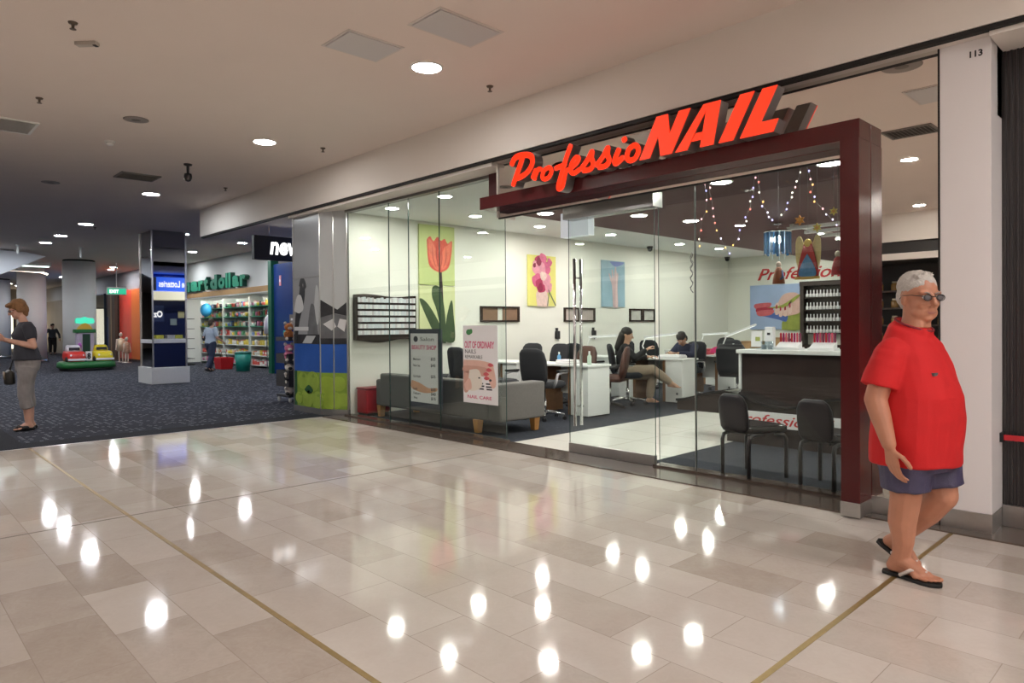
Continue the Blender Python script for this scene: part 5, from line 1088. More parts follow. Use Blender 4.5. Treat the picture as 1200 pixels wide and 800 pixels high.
def facep(name, O, X, w, side):
    m = MB(); Z = (0, 0, 1)
    def r(k, x0, x1, z0, z1, l=0): m.mat(PI_[k]).poly([(x0, z0), (x1, z0), (x1, z1), (x0, z1)], O, X, Z, .002+.0012*l)
    def b(k, pts, l): m.mat(PI_[k]).poly(spline(pts+[pts[0]], 4)[:-1], O, X, Z, .002+.0012*l)
    def q(k, pts, l): m.mat(PI_[k]).poly(pts, O, X, Z, .002+.0012*l)
    r('green', 0, w, .09, .65); r('blue', 0, w, .65, 1.09); r('grey' if side == 0 else 'pale', 0, w, 2.14, 3.165)
    if side == 0:
        r('grey', 0, w, 1.09, 2.14)
        b('dark', [(.12, 1.10), (.20, 1.45), (.34, 1.70), (.40, 1.95), (.34, 2.10), (.24, 2.08), (.20, 1.9), (.10, 1.70), (.04, 1.4), (.03, 1.12)], 1); b('mid', [(.45, 1.1), (.50, 1.45), (.60, 1.72), (.74, 1.62), (.80, 1.3), (.84, 1.1)], 1); b('white', [(.02, 1.62), (.12, 1.85), (.26, 1.86), (.34, 1.66), (.2, 1.58)], 2); b('pale', [(.70, 1.70), (.76, 2.0), (.84, 1.9), (.86, 1.5), (.78, 1.4)], 2)
        q('white', [(.02, 1.30), (.50, 1.30), (.50, 1.36), (.02, 1.36)], 3); r('dark', 0, w, 1.09, 1.24, 2); q('pale', [(.30, 1.10), (.60, 1.10), (.74, 1.22), (.44, 1.22)], 3); b('dark', [(.20, 2.02), (.26, 2.14), (.38, 2.12), (.44, 2.0), (.36, 1.96)], 3)
        r('dkg', 0, .10, .09, .65, 1)
        for i, (x, z, a) in enumerate(((.30, .50, .17), (.62, .50, .20), (.46, .24, .20), (.78, .22, .17), (.18, .22, .12))): b('lime', [(x+a*math.cos(k*PI/5), z+a*.8*math.sin(k*PI/5)) for k in range(10)], 2+i); b('green', [(x-.02, z+a*.45), (x+.05, z+a*.62), (x+.08, z+a*.4), (x+.02, z+a*.3)], 8)
        b('dkg', [(.36, .36), (.5, .44), (.64, .36), (.5, .30)], 8); b('mid', [(.05, .75), (.12, .95), (.2, .78), (.15, .70)], 1) if False else None
    else:
        r('pale', 0, w, 1.09, 2.14); q('dark', [(0, 1.78), (.30, 1.62), (w, 1.74), (w, 1.52), (.26, 1.56), (0, 1.50)], 1); q('mid', [(0, 1.09), (w, 1.09), (w, 1.52), (.24, 1.56), (0, 1.50)], 1); q('white', [(.05, 1.40), (.20, 1.30), (.28, 1.36), (.22, 1.48)], 2); q('white', [(.30, 1.36), (.42, 1.28), (.46, 1.46), (.34, 1.48)], 2); r('dark', 0, w, 1.09, 1.18, 3)
        for i, (x, z, a) in enumerate(((.10, .46, .17), (.30, .48, .14), (.20, .22, .18), (.40, .24, .13))): b('lime', [(max(.003, min(w-.003, x+a*math.cos(k*PI/5))), z+a*.8*math.sin(k*PI/5)) for k in range(10)], 2+i)
    m.build(name, PM, t)
facep('front_print', (-.65, 0, 0), (1, 0, 0), .88, 0)
L2 = math.hypot(.41, .235); facep('side_print', (.23, 0, 0), (.41/L2, .235/L2, 0), L2, 1)
for x, y in ((.23, -.004), (.435, .113), (.64, .231), (-.65, -.004)): MB().box(x-.008, x+.008, y-.008, y+.008, .09, 3.165).build('corner_strip', STEEL, t)
MB().box(-.655, .235, -.012, -.003, 2.135, 2.15).build('panel_joint', mat('joint_grey', (.2, .2, .2), .4), t)
# ------------------------------------------------------------------ newsagent: blue wall, sign, lottery counter, toys
BLUEW = mat('newsagent_blue', (.010, .035, .17), .25, var=.15, vscale=2)
struct(MB().box(-19.4, -10.9, 8.9, 9.05, 0, 3.19).box(-10.95, -10.8, 5.6, 8.9, 0, 3.19).build('wall_newsagent', BLUEW))
struct(MB().box(-19.62, -19.40, 8.82, 9.05, 0, 3.3).build('trim_post', mat('discount_green', (.005, .09, .05), .35)))
t = thing('blade_sign', 'black hanging sign with white letters beside the poster pillar', 'sign', (-12.0, 5.15, 2.57)); MB().box(-.10, 0, 0, 1.9, 0, .435).build('sign_box', BLACKP, t, .004)
text(MB(), 'news', (.001, .29, .10), (0, 1, 0), (0, 0, 1), w=.72, h=.235, d=.004, bold=.03, shear=.15).build('white_lettering', mat('sign_white', (.9, .9, .9), .4, emit=(1, 1, 1), es=.9), t)
for y in (.3, 1.6): MB().tube([(-.05, y, .435), (-.05, y, .62)], .01, 6).build('hanger', STEEL, t)
for l, x, z, w_, h_, c in (('small red and white sticker on the blue wall', -18.95, 2.55, .10, .30, (.75, .30, .30)), ('brown plaque on the blue wall above the plush toys', -18.1, 1.45, .55, .26, (.16, .13, .11)), ('teal label on the blue wall above the plush toys', -18.55, 1.12, .45, .14, (.02, .35, .28))):
    t = thing('wall_plaque', l, 'plaque', (x, 8.9, z)); MB().box(-w_/2, w_/2, -.02, 0, 0, h_).build('plate', mat('plaque_%d' % int(z*100), c, .5), t, .004); MB().box(-w_*.35, w_*.35, -.022, -.02, h_*.35, h_*.6).build('printing', PAPER, t)
# lottery counter, seen in the mirrored column
t = thing('lottery_counter', 'lottery counter with a lit blue sign, seen reflected in the mirrored column', 'counter', (-11.45, 7.65, 0))
MB().box(0, .6, -.75, .75, 0, .95).build('body', mat('lotto_navy', (.012, .02, .09), .4), t); MB().box(-.06, .6, -.8, .8, .95, 1.0).build('countertop', WHITE, t, .004); MB().box(.45, .5, -.75, .75, 1.0, 2.30).build('back_panel', MATS['lotto_navy'], t)
MB().box(-.02, .5, -.75, .75, 2.30, 2.58).build('pale_lightbox', mat('pale_light', (.8, .78, .6), .5, emit=(1, .92, .62), es=.55), t)
s_ = MB().box(-.05, .5, -.75, .75, 2.60, 3.05).build('blue_lightbox', mat('blue_light', (.03, .12, .6), .5, emit=(.03, .12, .75), es=.9), t); text(MB(), 'the Lotteries', (-.051, .62, 2.72), (0, -1, 0), (0, 0, 1), w=.97, h=.22, d=.003, bold=.02).build('sign_lettering', MATS['sign_white'], s_)
p_ = MB().box(.435, .449, -.45, -.05, 1.58, 2.12).build('poster', mat('poster_blue', (.05, .08, .22), .5), t); text(MB(), 'Oz', (.434, -.10, 1.72), (0, -1, 0), (0, 0, 1), w=.28, h=.22, d=.002, bold=.03).build('poster_lettering', MATS['sign_white'], p_)
for y, z, c in ((.25, 1.45, (.4, .5, .5)), (.5, 1.7, (.8, .75, .4)), (-.58, 1.3, (.5, .55, .2))): MB().box(.435, .449, y-.1, y+.1, z, z+.22).build('leaflet', mat('leaflet_%d' % int(z*100), c, .5), t)
for y, c in ((-.3, (.7, .65, .08)), (.3, (.6, .6, .1)), (.05, (.6, .6, .62))): MB().box(.05, .3, y-.12, y+.12, 1.0, 1.12).build('ticket_box', mat('ticket_%d' % int(y*100), c, .5), t, .01)
# plush toys on a wheeled stand
t = thing('toy_stand', 'black wheeled stand of plush toys half hidden by the poster pillar', 'stand', (-11.85, 5.82, 0))
MB().box(-.26, .26, -.24, .24, .10, .14).build('base', BLACKP, t, .01); MB().tube([(0, 0, .14), (0, 0, 1.62)], .02, 8).build('pole', BLACKP, t)
for q in ((-1, -1), (-1, 1), (1, -1), (1, 1)): MB().ell((q[0]*.22, q[1]*.2, .05), (.05, .025, .05)).build('wheel', mat('pale_wheel', (.5, .5, .5), .5), t)
for z, h in ((.30, .28), (.72, .16), (1.12, .06)):
    b = MB()
    for a in ((-.25, .25, -.24, -.225), (-.25, .25, .225, .24), (-.25, -.235, -.225, .225), (.235, .25, -.225, .225)): b.box(*a, z, z+h)
    b.box(-.25, .25, -.24, .24, z-.012, z).build('basket', mat('dark_mesh', (.03, .028, .03), .6), t)
def plush(lab, x, y, z, c, c2, a, s=1.0, leg=True):
    t = thing('plush_toy', lab, 'plush toy', (x, y, z), a, 'plush toys on the stand'); M1 = mat('plush_%02d%02d%02d' % tuple(int(q*99) for q in c), c, .95, bump=.6, bscale=220, var=.2); M2 = mat('plush_%02d%02d%02d' % tuple(int(q*99) for q in c2), c2, .95, bump=.6, bscale=220)
    MB().ell((0, 0, .075*s), (.058*s, .065*s, .08*s)).build('body', M1, t); h = MB().ell((.01*s, 0, .19*s), (.058*s, .062*s, .058*s)).build('head', M1, t); MB().ell((.06*s, 0, .175*s), (.025*s, .03*s, .022*s)).build('muzzle', M2, h)
    for q in (-1, 1): MB().ell((0, q*.048*s, .245*s), (.014*s, .024*s, .026*s)).build('ear', M2, t); MB().ell((.05*s, q*.065*s, .10*s), (.03*s, .02*s, .022*s)).build('arm', M1, t); MB().ell((.065*s, q*.045*s, .025*s), (.045*s, .025*s, .024*s)).build('leg', M2, t)
OR, WH, PKc, BR, BKc, YE = (.48, .17, .05), (.7, .66, .6), (.70, .22, .36), (.22, .10, .05), (.03, .03, .03), (.55, .40, .08)
k = 0
for z, row, nm in ((1.12, [(OR, WH), (OR, BR), (OR, WH), (BR, OR)], 'top'), (.74, [(PKc, WH), (PKc, PKc), (WH, PKc), (PKc, BKc)], 'middle'), (.40, [(WH, BKc), (YE, OR), (BR, WH), (OR, WH)], 'third'), (.14, [(WH, BKc), (BKc, WH), (WH, BR)], 'bottom')):
    for i, (c, c2) in enumerate(row):
        plush('%s plush toy in the %s tier of the toy stand, %s from its left' % ({OR: 'orange', WH: 'white', PKc: 'pink', BR: 'brown', BKc: 'black', YE: 'yellow'}[c], nm, ('first', 'second', 'third', 'fourth')[i]), -11.85+.13-.26*(i % 2), 5.82-.17+i*.115, z, c, c2, -.2+.15*(i % 3), 1.25)
# ------------------------------------------------------------------ mirror-clad column
t = thing('mirrored_column', 'square column clad in tinted mirror with a steel base and band', 'column', (-18.5, 5.6, 0))
MB().box(-.48, .48, -.38, .38, .4, 3.73).build('mirror_panels', DMIRROR, t); MB().box(-.54, .54, -.44, .44, 0, .40).build('steel_base', BSTEEL, t, .004); MB().box(-.495, .495, -.395, .395, .99, 1.08).build('steel_band', BSTEEL, t, .003)
for q in ((-1, -1), (-1, 1), (1, -1), (1, 1)): MB().box(q[0]*.485-.016, q[0]*.485+.016, q[1]*.385-.016, q[1]*.385+.016, .4, 3.73).build('edge_strip', STEEL, t)
# ------------------------------------------------------------------ discount store
DG = mat('discount_letter_green', (.004, .27, .16), .4); DGS = mat('discount_letter_side', (.002, .07, .042), .4); DGF = mat('discount_letter_face', (.004, .13, .075), .35)
struct(MB().box(-28.4, -19.62, 9.0, 9.15, 2.60, 3.73).build('wall_fascia', mat('fascia_white', (.72, .73, .72), .6)))
t = thing('fascia_beam', 'light timber beam under the green discount store letters', 'beam', (-24.0, 8.96, 2.44)); MB().box(-4.4, 4.38, -.06, .14, 0, .17).build('timber', mat('pale_timber', (.50, .30, .13), .5, var=.15), t, .005); MB().box(-4.4, 4.38, -.05, .13, -.03, 0).build('soffit_strip', WHITE, t)
t = thing('store_sign', 'large green raised letters on the white fascia of the discount store', 'sign', (-24.0, 8.99, 2.66))
for word, xs, wd in (('smart', (-27.95, -27.1, -26.1, -25.33, -24.82), (.7, .9, .72, .46, .42)), ('dollar', (-24.22, -23.5, -22.88, -22.62, -22.32, -21.70), (.62, .55, .18, .18, .55, .42))):
    for ch, x, w_ in zip(word, xs, wd):
        h_ = .49 if ch in 'dl' else (.46 if ch == 't' else .37)
        o = text(MB(), ch, (x+24.0, -.002, 0), (1, 0, 0), (0, 0, 1), w=w_, h=h_, d=.15, bold=.055, side_mat=1).build('letter', [DG, DGS], t)
struct(MB().box(-28.4, -19.6, 12.5, 12.6, 0, 2.9).box(-28.5, -28.4, 9.0, 12.6, 0, 3.7).box(-19.62, -19.5, 9.05, 12.6, 0, 2.9).build('wall_store', mat('store_wall', (.62, .64, .62), .7)))
struct(MB().box(-28.4, -19.6, 9.15, 12.6, 2.75, 2.85).build('ceiling', mat('store_ceiling', (.7, .72, .7), .8)))
for x in (-27.2, -25.2, -23.2, -21.2):
    for y in (9.45, 11.3): downlight((x, y, 2.75), 'bright downlight inside the discount store', 'discount store downlights', LAMPS, .085)
SHW = mat('shelf_white', (.62, .66, .64), .4); SHG = mat('shelf_green', (.03, .25, .16), .4)
ZS = (.10, .42, .76, 1.08, 1.40, 1.74, 2.08); NM = ('lowest', 'second', 'third', 'fourth', 'fifth', 'sixth', 'topmost')
UN = (('left', -26.5), ('middle', -24.2), ('right', -21.9))
for nm, xc in UN:
    t = thing('shelf_unit', 'tall white shelf unit of the discount store, %s of three' % nm, 'shelves', (xc, 9.95, 0), 0, 'discount store shelves')
    MB().box(-1.1, 1.1, .20, .24, 0, 2.4).build('back_panel', SHW, t)
    for q in (-1.1, 1.08): MB().box(q, q+.02, -.25, .24, 0, 2.4).build('side_panel', SHW, t)
    for i, z in enumerate(ZS): MB().box(-1.08, 1.08, -.27, .2, z-.025, z).build('shelf', SHW if i < 4 else SHG, t, .003)
CC = [((.65, .10, .08), 'red'), ((.70, .55, .08), 'yellow'), ((.75, .74, .70), 'white'), ((.10, .30, .16), 'green'), ((.55, .38, .22), 'tan'), ((.12, .20, .45), 'blue'), ((.05, .05, .06), 'black'), ((.60, .20, .35), 'pink')]
GM_ = [mat('goods_'+n, c, .45, var=.3, vscale=20) for c, n in CC]
def pk(kind):
    b = MB()
    if kind == 0: b.box(-.06, .06, -.05, .05, 0, .19); b.mat(1).box(-.045, .045, -.052, -.05, .05, .14)
    elif kind == 1: b.lathe((0, 0, 0), [(.045, 0), (.047, .13), (.02, .17)], 10); b.mat(1).lathe((0, 0, 0), [(.022, .17), (.02, .21)], 8)
    elif kind == 2: b.loft([ring((0, 0, 0), .045, .07, 10), ring((0, 0, .09), .05, .075, 10), ring((0, 0, .17), .012, .075, 10)]); b.mat(1).box(-.03, .03, -.058, -.05, .04, .11)
    else: b.loft([ring((0, 0, 0), .06, .07, 12), ring((0, 0, .13), .075, .085, 12)]); b.mat(1).loft([ring((0, 0, .13), .08, .09, 12), ring((0, 0, .15), .08, .09, 12)])
    return b
KN = ('packet', 'bottle', 'pouch', 'tub'); proto = {}
for (nm, xc) in UN:
    for i, z in enumerate(ZS):
        fav = {2: [1, 1, 4, 2], 1: [1, 4, 0, 2], 0: [2, 2, 7, 0]}.get(i, list(range(8))); kf = [0, 1, 2, 3] if i > 2 else [2, 2, 0, 3]
        for k in range(11):
            kd = random.choice(kf); ci = random.choice(fav); key = (kd, ci)
            if key not in proto:
                o = pk(kd).build(KN[kd], [GM_[ci], GM_[2] if ci != 2 else GM_[0]]); proto[key] = o
            else: o = proto[key].copy(); COL.objects.link(o)
            o.location = (xc-.98+k*.196, 9.80, z); o.scale = (1, 1, random.uniform(.8, 1.15))
            tag(o, '%s %s on the %s shelf of the %s discount store unit' % (CC[ci][1], KN[kd], NM[i], nm), KN[kd], 'goods on the discount store shelves')
# floor goods in front of the store
t = thing('card_spinner', 'tall black rack of white greeting cards at the discount store entrance', 'card rack', (-26.35, 8.75, 0)); MB().tube([(0, 0, .03), (0, 0, 2.0)], .02, 8).build('pole', BLACKP, t); MB().lathe((0, 0, 0), [(.32, 0), (.30, .04), (.03, .06)], 18).build('base', BLACKP, t)
for i in range(5):
    z = .25+i*.36; MB().box(-.34, .34, -.18, .18, z-.02, z).build('tray', BLACKP, t)
    for k in range(5): MB().box(-.33+k*.135, -.21+k*.135, -.17, -.155, z, z+.26, Matrix.Translation((0, 0, 0))).build('card', [PAPER, mat('card_pale', (.6, .62, .68), .6), mat('card_rose', (.65, .45, .45), .6)][(i*2+k) % 3], t)
t = thing('shopping_basket', 'red plastic basket on the floor beside the shopper in pale blue', 'basket', (-22.85, 8.75, 0)); MB().loft([[V((x*a, y*b, z)) for x, y in ((-1, -1), (1, -1), (1, 1), (-1, 1))] for a, b, z in ((.26, .18, 0), (.32, .22, .38), (.30, .20, .38), (.24, .16, .03))], smooth=False).build('body', RED, t, .01); MB().tube([(-.31, 0, .36), (-.15, 0, .56), (.15, 0, .56), (.31, 0, .36)], .012, 6).build('handle', BLACKP, t)
t = thing('waste_bin', 'teal plastic bin standing right of the shopper in pale blue', 'bin', (-21.3, 8.75, 0)); MB().lathe((0, 0, 0), [(.20, 0), (.25, .55), (.23, .55), (.19, .04)], 20).build('body', mat('teal_plastic', (.01, .22, .18), .4), t); MB().lathe((0, 0, 0), [(.26, .55), (.24, .60), (.02, .62)], 20).build('lid', mat('dark_teal', (.008, .13, .11), .4), t)
t = thing('balloon', 'light blue balloon hanging at the discount store entrance', 'balloon', (-25.9, 9.3, 2.0)); MB().ell((0, 0, 0), (.20, .20, .25)).build('skin', mat('balloon_blue', (.05, .40, .75), .25), t); MB().tube([(0, 0, .25), (0, 0, .75)], .004, 5).build('string', PAPER, t)
t = thing('clothes_rail', 'rail of pale hanging bags at the right of the discount store', 'rail', (-20.45, 9.35, 0)); MB().tube([(-.45, 0, 0), (-.45, 0, 1.75), (.45, 0, 1.75), (.45, 0, 0)], .018, 8).build('frame', CHROME, t)
for k in range(8): MB().loft([ring((-.38+k*.11, 0, 1.15), .03, .14, 10), ring((-.38+k*.11, 0, 1.6), .035, .12, 10), ring((-.38+k*.11, 0, 1.74), .008, .02, 10)]).build('hanging_bag', [PAPER, mat('lilac_bag', (.5, .45, .6), .5), mat('clear_bag', (.6, .65, .7), .3)][k % 3], t)
# ------------------------------------------------------------------ round columns, far shops
COLM = mat('round_column_paint', (.72, .72, .74), .6, var=.03)
for i, (x, y, l) in enumerate([(-27.7, 5.67, 'tall round grey column right behind the kiddie ride'), (-33.8, 5.24, 'round grey column behind the woman with the phone'), (-40.2, 4.9, 'round grey column at the left edge of the picture')]):
    t = thing('round_column', l, 'column', (x, y, 0), 0, 'round mall columns'); MB().cyl((0, 0), .50, .12, 3.68, 40).build('shaft', COLM, t); MB().cyl((0, 0), .48, 3.68, 3.73, 40).build('top_gap', DARK, t); MB().cyl((0, 0), .515, 0, .12, 40).build('base_ring', STEEL, t)
t = thing('curved_soffit', 'white curved hanging soffit at the left edge under the dark ceiling', 'soffit', (-25, 0, 0))
pr = [(.2, 3.70), (3.1, 3.70), (3.74, 3.67), (4.25, 3.57), (3.63, 3.23), (3.11, 2.96), (.2, 2.0)]
MB().poly(pr, (0, 0, 0), (0, 1, 0), (0, 0, 1), -.25).build('fascia', mat('soffit_white', (.78, .82, .90), .5), t, .01); MB().tube([(-.1, 3.45, 3.6), (-.1, 3.45, 3.73)], .012, 6).build('hanger', STEEL, t)
t = thing('cove_light', 'thin warm curved strip of light below the far ceiling beside the round column', 'strip light', (-31, 4.9, 3.48)); MB().tube([(0, -1.6, .05), (0, -.4, .05), (0, .2, .02), (0, .42, -.06)], .035, 8).build('glow_strip', mat('warm_strip', (1, .9, .8), .5, emit=(1, .85, .68), es=2.2), t); MB().box(.03, .09, -1.65, .3, .02, .25).build('trough', BULK, t)
t = thing('cove_light', 'pale green flat strip of light beside the tall round column', 'strip light', (-29.2, 4.3, 3.55)); MB().box(-.05, .05, -.9, .75, 0, .04).build('glow_strip', mat('cool_strip', (.9, 1, .95), .5, emit=(.8, 1, .93), es=1.4), t); MB().box(-.08, .08, -.95, .8, .04, .18).build('trough', BULK, t)
for x, y, z0, l in ((-23.2, 4.80, 3.42, 'short white rod hanging from the ceiling beside the tall column'), (-23.6, 3.35, 3.5, 'short white rod hanging from the ceiling above the curved soffit')):
    t = thing('hanging_rod', l, 'rod', (x, y, z0)); MB().tube([(0, 0, 0), (0, 0, 3.72-z0)], .025, 8).build('rod', WHITE, t); MB().lathe((0, 0, 3.70-z0), [(.05, 0), (.05, .03)], 12).build('ceiling_cap', WHITE, t)
t = thing('exit_sign', 'green exit sign hanging on a pole right of the tall round column', 'exit sign', (-28.0, 6.9, 2.58)); MB().box(-.05, .05, -.32, .32, 0, .28).build('housing', WHITE, t, .006); MB().box(.05, .056, -.30, .30, .02, .22).build('green_face', mat('exit_green', (.01, .22, .12), .5, emit=(.02, .45, .25), es=.5), t)
text(MB(), 'EXIT', (.0565, -.24, .06), (0, 1, 0), (0, 0, 1), w=.3, h=.12, d=.002, bold=.03).build('white_lettering', MATS['sign_white'], t); MB().tube([(0, 0, .28), (0, 0, 1.15)], .018, 8).build('pole', WHITE, t)
# row of far shops
sbox('wall_fascia', mat('far_fascia', (.34, .34, .36), .7), -50, -28.5, 8.3, 8.45, 2.95, 3.73)
sbox('wall_far_back', mat('far_back', (.42, .42, .44), .8), -50, -28.5, 12.4, 12.6, 0, 3.73)
REDP = mat('red_shopfront', (.72, .05, .028), .35, var=.2, vscale=1.5)
t = thing('red_shopfront', 'bright red and orange shopfront panel left of the mirrored column', 'shopfront', (-31.2, 8.25, 0)); MB().box(-1.7, .1, -.05, .05, .1, 2.95).build('panel', REDP, t); MB().box(.1, 1.9, -.05, .05, .1, 2.95).build('orange_panel', mat('orange_shopfront', (.70, .16, .02), .35), t); MB().box(-1.75, -1.65, -.10, .06, 0, 2.95).box(1.85, 1.95, -.10, .06, 0, 2.95).build('door_frame', DWOOD, t); MB().box(-1.7, 1.9, -.06, .06, 0, .1).build('kick_plate', DWOOD, t)
t = thing('brown_pier', 'dark brown timber pier between the red shop and the blue-lit shop', 'pier', (-33.6, 8.2, 0)); MB().box(-.5, .5, -.12, .2, 0, 2.95).build('pier', mat('brown_pier', (.09, .055, .04), .5, var=.2), t); MB().box(-.12, .0, -.135, -.12, 0, 2.95).build('pale_strip', mat('tan_strip', (.35, .24, .15), .5), t)
for x, y, a, l in ((-30.9, 7.75, 0, 'white child mannequin before the red shopfront, taller of two'), (-30.1, 7.75, .4, 'white child mannequin before the red shopfront, shorter of two')):
    s_ = 1.0 if x < -30.5 else .85; t = thing('mannequin', l, 'mannequin', (x, y, 0), a, 'mannequins at the red shop'); WM = mat('mannequin_white', (.72, .66, .58), .5)
    MB().lathe((0, 0, 0), [(.2*s_, 0), (.2*s_, .02), (.02, .03)], 16).build('stand', STEEL, t)
    m = MB(); m.loft([ring((0, 0, .55*s_), .07*s_, .10*s_, 12), ring((0, 0, .70*s_), .08*s_, .11*s_, 12), ring((0, 0, .88*s_), .08*s_, .13*s_, 12), ring((0, 0, .98*s_), .03*s_, .04*s_, 12)]); m.ell((0, 0, 1.10*s_), (.075*s_, .065*s_, .09*s_))
    for q in (-1, 1): m.caps((0, q*.06*s_, .55*s_), (0, q*.06*s_, .05), .055*s_, .03*s_); m.caps((0, q*.14*s_, .90*s_), (.03, q*.19*s_, .50*s_), .035*s_, .022*s_)
    fuse('mannequin_body', m, .014, 1, WM, t); MB().loft([ring((0, 0, .45*s_), .13*s_, .16*s_, 12), ring((0, 0, .70*s_), .10*s_, .13*s_, 12), ring((0, 0, .93*s_), .085*s_, .135*s_, 12)]).build('dress', [mat('dress_cream', (.7, .6, .45), .8), mat('dress_floral', (.6, .4, .3), .8, var=.5, vscale=30)][int(x > -30.5)], t)
t = thing('blue_shop_window', 'blue-lit glass shop window right of the tall round column', 'shop window', (-36.0, 8.3, 0)); MB().box(-1.9, 1.9, .9, 1.0, 0, 2.9).build('lit_backdrop', mat('blue_backdrop', (.08, .16, .34), .6, emit=(.22, .42, .85), es=.7), t)
MB().box(-1.9, 1.9, 0, .02, .1, 2.9).build('pane', GLASS, t); MB().box(-1.95, -1.85, -.04, .06, 0, 2.95).build('post', DARK, t); MB().box(.35, .42, -.04, .06, 0, 2.95).build('post', DARK, t); MB().box(-1.9, 1.9, .15, .7, 0, .25).build('plinth', WHITE, t); MB().loft([ring((-.9, .45, .25), .25, .2), ring((-.9, .45, 1.3), .22, .18), ring((-.9, .45, 1.9), .1, .1)]).build('garment', mat('navy_garment', (.04, .07, .16), .8), t); MB().loft([ring((1.1, .45, .25), .3, .2), ring((1.1, .45, 1.2), .2, .18), ring((1.1, .45, 1.8), .1, .1)]).build('garment', mat('rose_garment', (.55, .35, .42), .8), t)
t = thing('cream_shop_window', 'cream-lit shop window behind the distant person in the dark jacket', 'shop window', (-49.7, 8.4, 0)); MB().box(-.1, 0, -.9, .6, .3, 3.2).build('lit_backdrop', mat('cream_backdrop', (.8, .68, .5), .6, emit=(1, .80, .52), es=1.0), t); MB().box(0, .12, -1.0, -.88, 0, 3.3).box(0, .12, .58, .7, 0, 3.3).box(0, .12, -1.0, .7, 3.2, 3.3).box(0, .12, -.88, .58, 0, .3).build('frame', DWOOD, t); MB().box(.01, .06, -.5, .2, 2.5, 2.95).build('poster', mat('orange_poster', (.7, .3, .1), .5, var=.4), t)
t = thing('pale_shop_window', 'pale-lit shop window between the two left round columns', 'shop window', (-49.7, 5.9, 0)); MB().box(-.1, 0, -.9, .9, .2, 2.6).build('lit_backdrop', mat('pale_backdrop', (.75, .72, .6), .6, emit=(.95, .88, .70), es=.7), t); MB().box(0, .12, -1.0, -.88, 0, 2.7).box(0, .12, .88, 1.0, 0, 2.7).box(0, .12, -1.0, 1.0, 2.6, 2.7).build('frame', DWOOD, t)
struct(MB().box(-49.9, -38.2, 8.3, 8.45, 0, 2.95).build('wall_far_shops', mat('far_shops', (.20, .17, .15), .6, var=.3, vscale=.8)))
t = thing('hanging_banner', 'dark brown square sign hanging left of the tall round column', 'sign', (-38, 7.45, 2.35)); MB().box(-.05, .05, -.35, .35, 0, .8).build('board', mat('brown_board', (.05, .02, .015), .5), t, .01); MB().tube([(0, 0, .8), (0, 0, 1.38)], .02, 6).build('rod', STEEL, t)
# ------------------------------------------------------------------ kiddie ride
t = thing('kiddie_ride', 'coin-operated kiddie ride with a red and a yellow car on a green base', 'kiddie ride', (-26.0, 5.5, 0))
RG = mat('ride_green', (.02, .14, .04), .35); RY = mat('ride_yellow', (.72, .58, .02), .3); RR = mat('ride_red', (.62, .03, .025), .3); RW = mat('ride_white', (.7, .68, .74), .35); RP = mat('ride_mauve', (.42, .36, .48), .4)
MB().loft([ring((0, 0, .0), .60, .70, 28, p=4), ring((0, 0, .10), .62, .74, 28, p=4)]).build('skirt', BLACKP, t); MB().loft([ring((0, 0, .10), .66, .80, 28, p=4), ring((0, 0, .26), .64, .78, 28, p=4), ring((0, 0, .30), .58, .72, 28, p=4)]).build('deck', RG, t)
tw = MB().box(-.36, -.06, -.24, .24, .30, 1.22).build('tower', RP, t, .02); MB().box(-.065, -.05, -.09, .13, .45, 1.18).build('dark_panel', mat('panel_green_black', (.01, .04, .02), .3), tw); MB().box(-.40, -.02, -.30, .30, 1.22, 1.34).build('cornice', RG, tw, .02); MB().ell((-.05, -.17, .80), (.02, .06, .10)).build('violet_patch', mat('violet', (.35, .08, .40), .5), tw)
MB().poly(spline([(-.22, 0), (-.14, .12), (0, .20), (.14, .12), (.22, 0)], 5), (-.26, 0, 1.34), (0, 1, 0), (0, 0, 1), .16).build('yellow_gable', mat('gable_yellow', (.70, .42, .05), .4), t)
MB().poly(spline([(-.26, .02), (-.25, .17), (-.10, .19), (0, .23), (.10, .19), (.25, .17), (.26, .02), (.12, .0), (-.12, .0), (-.26, .02)], 4)[:-1], (-.26, 0, 1.52), (0, 1, 0), (0, 0, 1), .12).build('lit_sign', mat('ride_lit', (.1, .7, .5), .4, emit=(.04, .70, .42), es=.36), t)
MB().box(.30, .36, -.09, .09, .32, .62).build('number_plate', PAPER, t); text(MB(), '8', (.361, -.05, .37), (0, 1, 0), (0, 0, 1), w=.10, h=.20, d=.003, bold=.06).build('plate_number', BLACKP, t)
def car(y, body, roof, nm):
    b = MB().loft([ring((.05, y, .30), .48, .25, 22, p=4), ring((.05, y, .42), .52, .28, 22, p=4), ring((.05, y, .56), .50, .27, 22, p=4), ring((.0, y, .62), .44, .24, 22, p=4)]).build(nm, body, t)
    MB().loft([ring((-.10, y, .62), .24, .22, 20, p=4), ring((-.12, y, .78), .20, .19, 20, p=4), ring((-.12, y, .82), .15, .15, 20, p=4)]).build('cab', roof, b); MB().box(.10, .125, y-.15, y+.15, .65, .75).build('windscreen', mat('car_glass', (.05, .05, .06), .1), b)
    for q in (-1, 1): MB().ell((.515, y+q*.15, .50), (.03, .05, .05)).build('headlight', RW, b); MB().ell((.34, y+q*.26, .36), (.11, .04, .11)).build('wheel', BLACKP, b)
    MB().box(.52, .57, y-.26, y+.26, .33, .40).build('bumper', RW, b, .01)
car(-.36, RR, RW, 'red_car'); car(.42, RY, RY, 'yellow_car')
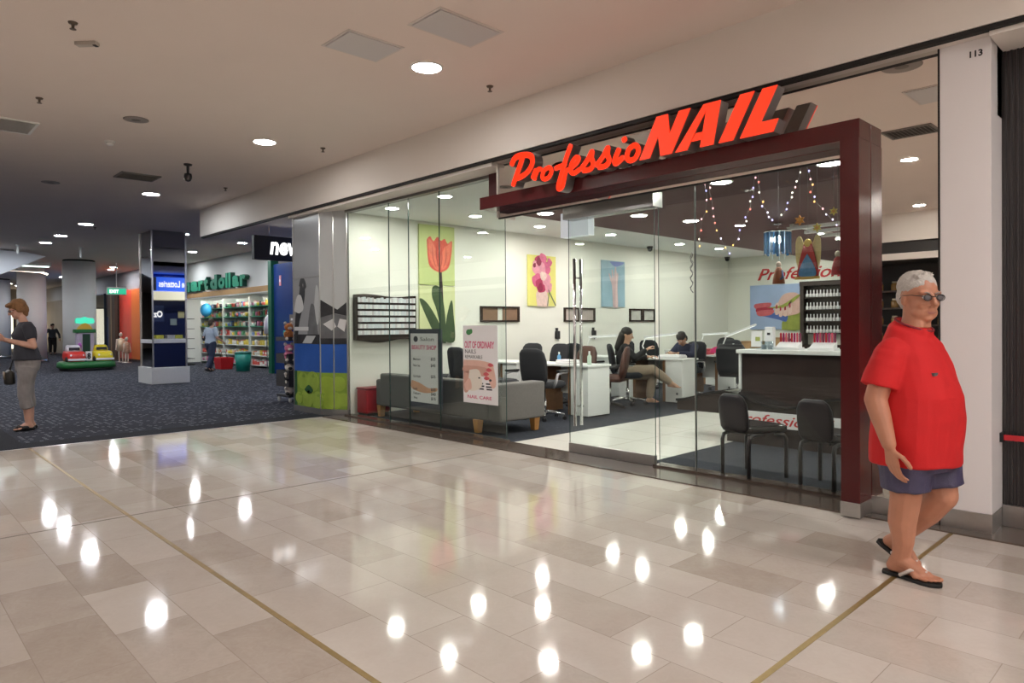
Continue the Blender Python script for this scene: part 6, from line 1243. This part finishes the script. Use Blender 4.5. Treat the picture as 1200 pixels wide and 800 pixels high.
# ------------------------------------------------------------------ goods of the shop across the mall, seen in the mirror
t = thing('display_rack', 'dark rack of jars across the mall, seen in the mirror', 'rack', (-5.4, -7.2, 0))
for q in (-1.5, 1.5): MB().box(q-.03, q+.03, -.2, .2, 0, 2.5).build('upright', DARK, t)
for z in (.5, .9, 1.3, 1.7, 2.1): MB().box(-1.5, 1.5, -.2, .2, z-.03, z).build('shelf', mat('rack_shelf', (.08, .06, .05), .5), t)
jp = None
for i, z in enumerate((.5, .9, 1.3, 1.7, 2.1)):
    for k in range(9):
        if jp is None: o = jp = MB().lathe((0, 0, 0), [(.07, 0), (.08, .02), (.08, .14), (.05, .17)], 12).mat(1).lathe((0, 0, 0), [(.055, .17), (.055, .21)], 12).build('jar', [mat('jar_amber', (.28, .17, .06), .25, var=.4), mat('jar_lid', (.5, .45, .35), .4)])
        else: o = jp.copy(); COL.objects.link(o)
        o.location = (-5.4-1.3+k*.32, -7.1, z); tag(o, 'amber jar on the rack across the mall, seen in the mirror', 'jar', 'jars across the mall')
# ------------------------------------------------------------------ camera, world, view
rr = V((0.69112277, 0.72269561, -0.00776986)); uu = V((-6.45730515e-04, 1.13680417e-02, 9.99935173e-01)); ff = V((-0.72273709, 0.69107295, -0.00832338))
cd = bpy.data.cameras.new('camera'); cam = bpy.data.objects.new('camera', cd); COL.objects.link(cam)
M3 = Matrix((rr, uu, -ff)).transposed(); cam.matrix_world = Matrix.Translation((0, 0, 1.36)) @ M3.to_4x4()
cd.sensor_fit = 'HORIZONTAL'; cd.sensor_width = 36; cd.lens = 805.92/1200*36; cd.shift_y = -(400-387.67)/1200; cd.clip_start = .05; cd.clip_end = 200
sc.camera = cam
w = bpy.data.worlds.new('world'); sc.world = w; w.use_nodes = True
w.node_tree.nodes['Background'].inputs[0].default_value = (.5, .5, .55, 1); w.node_tree.nodes['Background'].inputs[1].default_value = .15
sc.view_settings.view_transform = 'Standard'; sc.view_settings.look = 'None'; sc.view_settings.gamma = 1; sc.view_settings.use_curve_mapping = False
sc.view_settings.exposure = 1.08
sc.cycles.max_bounces = 10; sc.cycles.diffuse_bounces = 5; sc.cycles.glossy_bounces = 6; sc.cycles.transparent_max_bounces = 24; sc.cycles.sample_clamp_indirect = 6; sc.cycles.caustics_reflective = False; sc.cycles.caustics_refractive = False
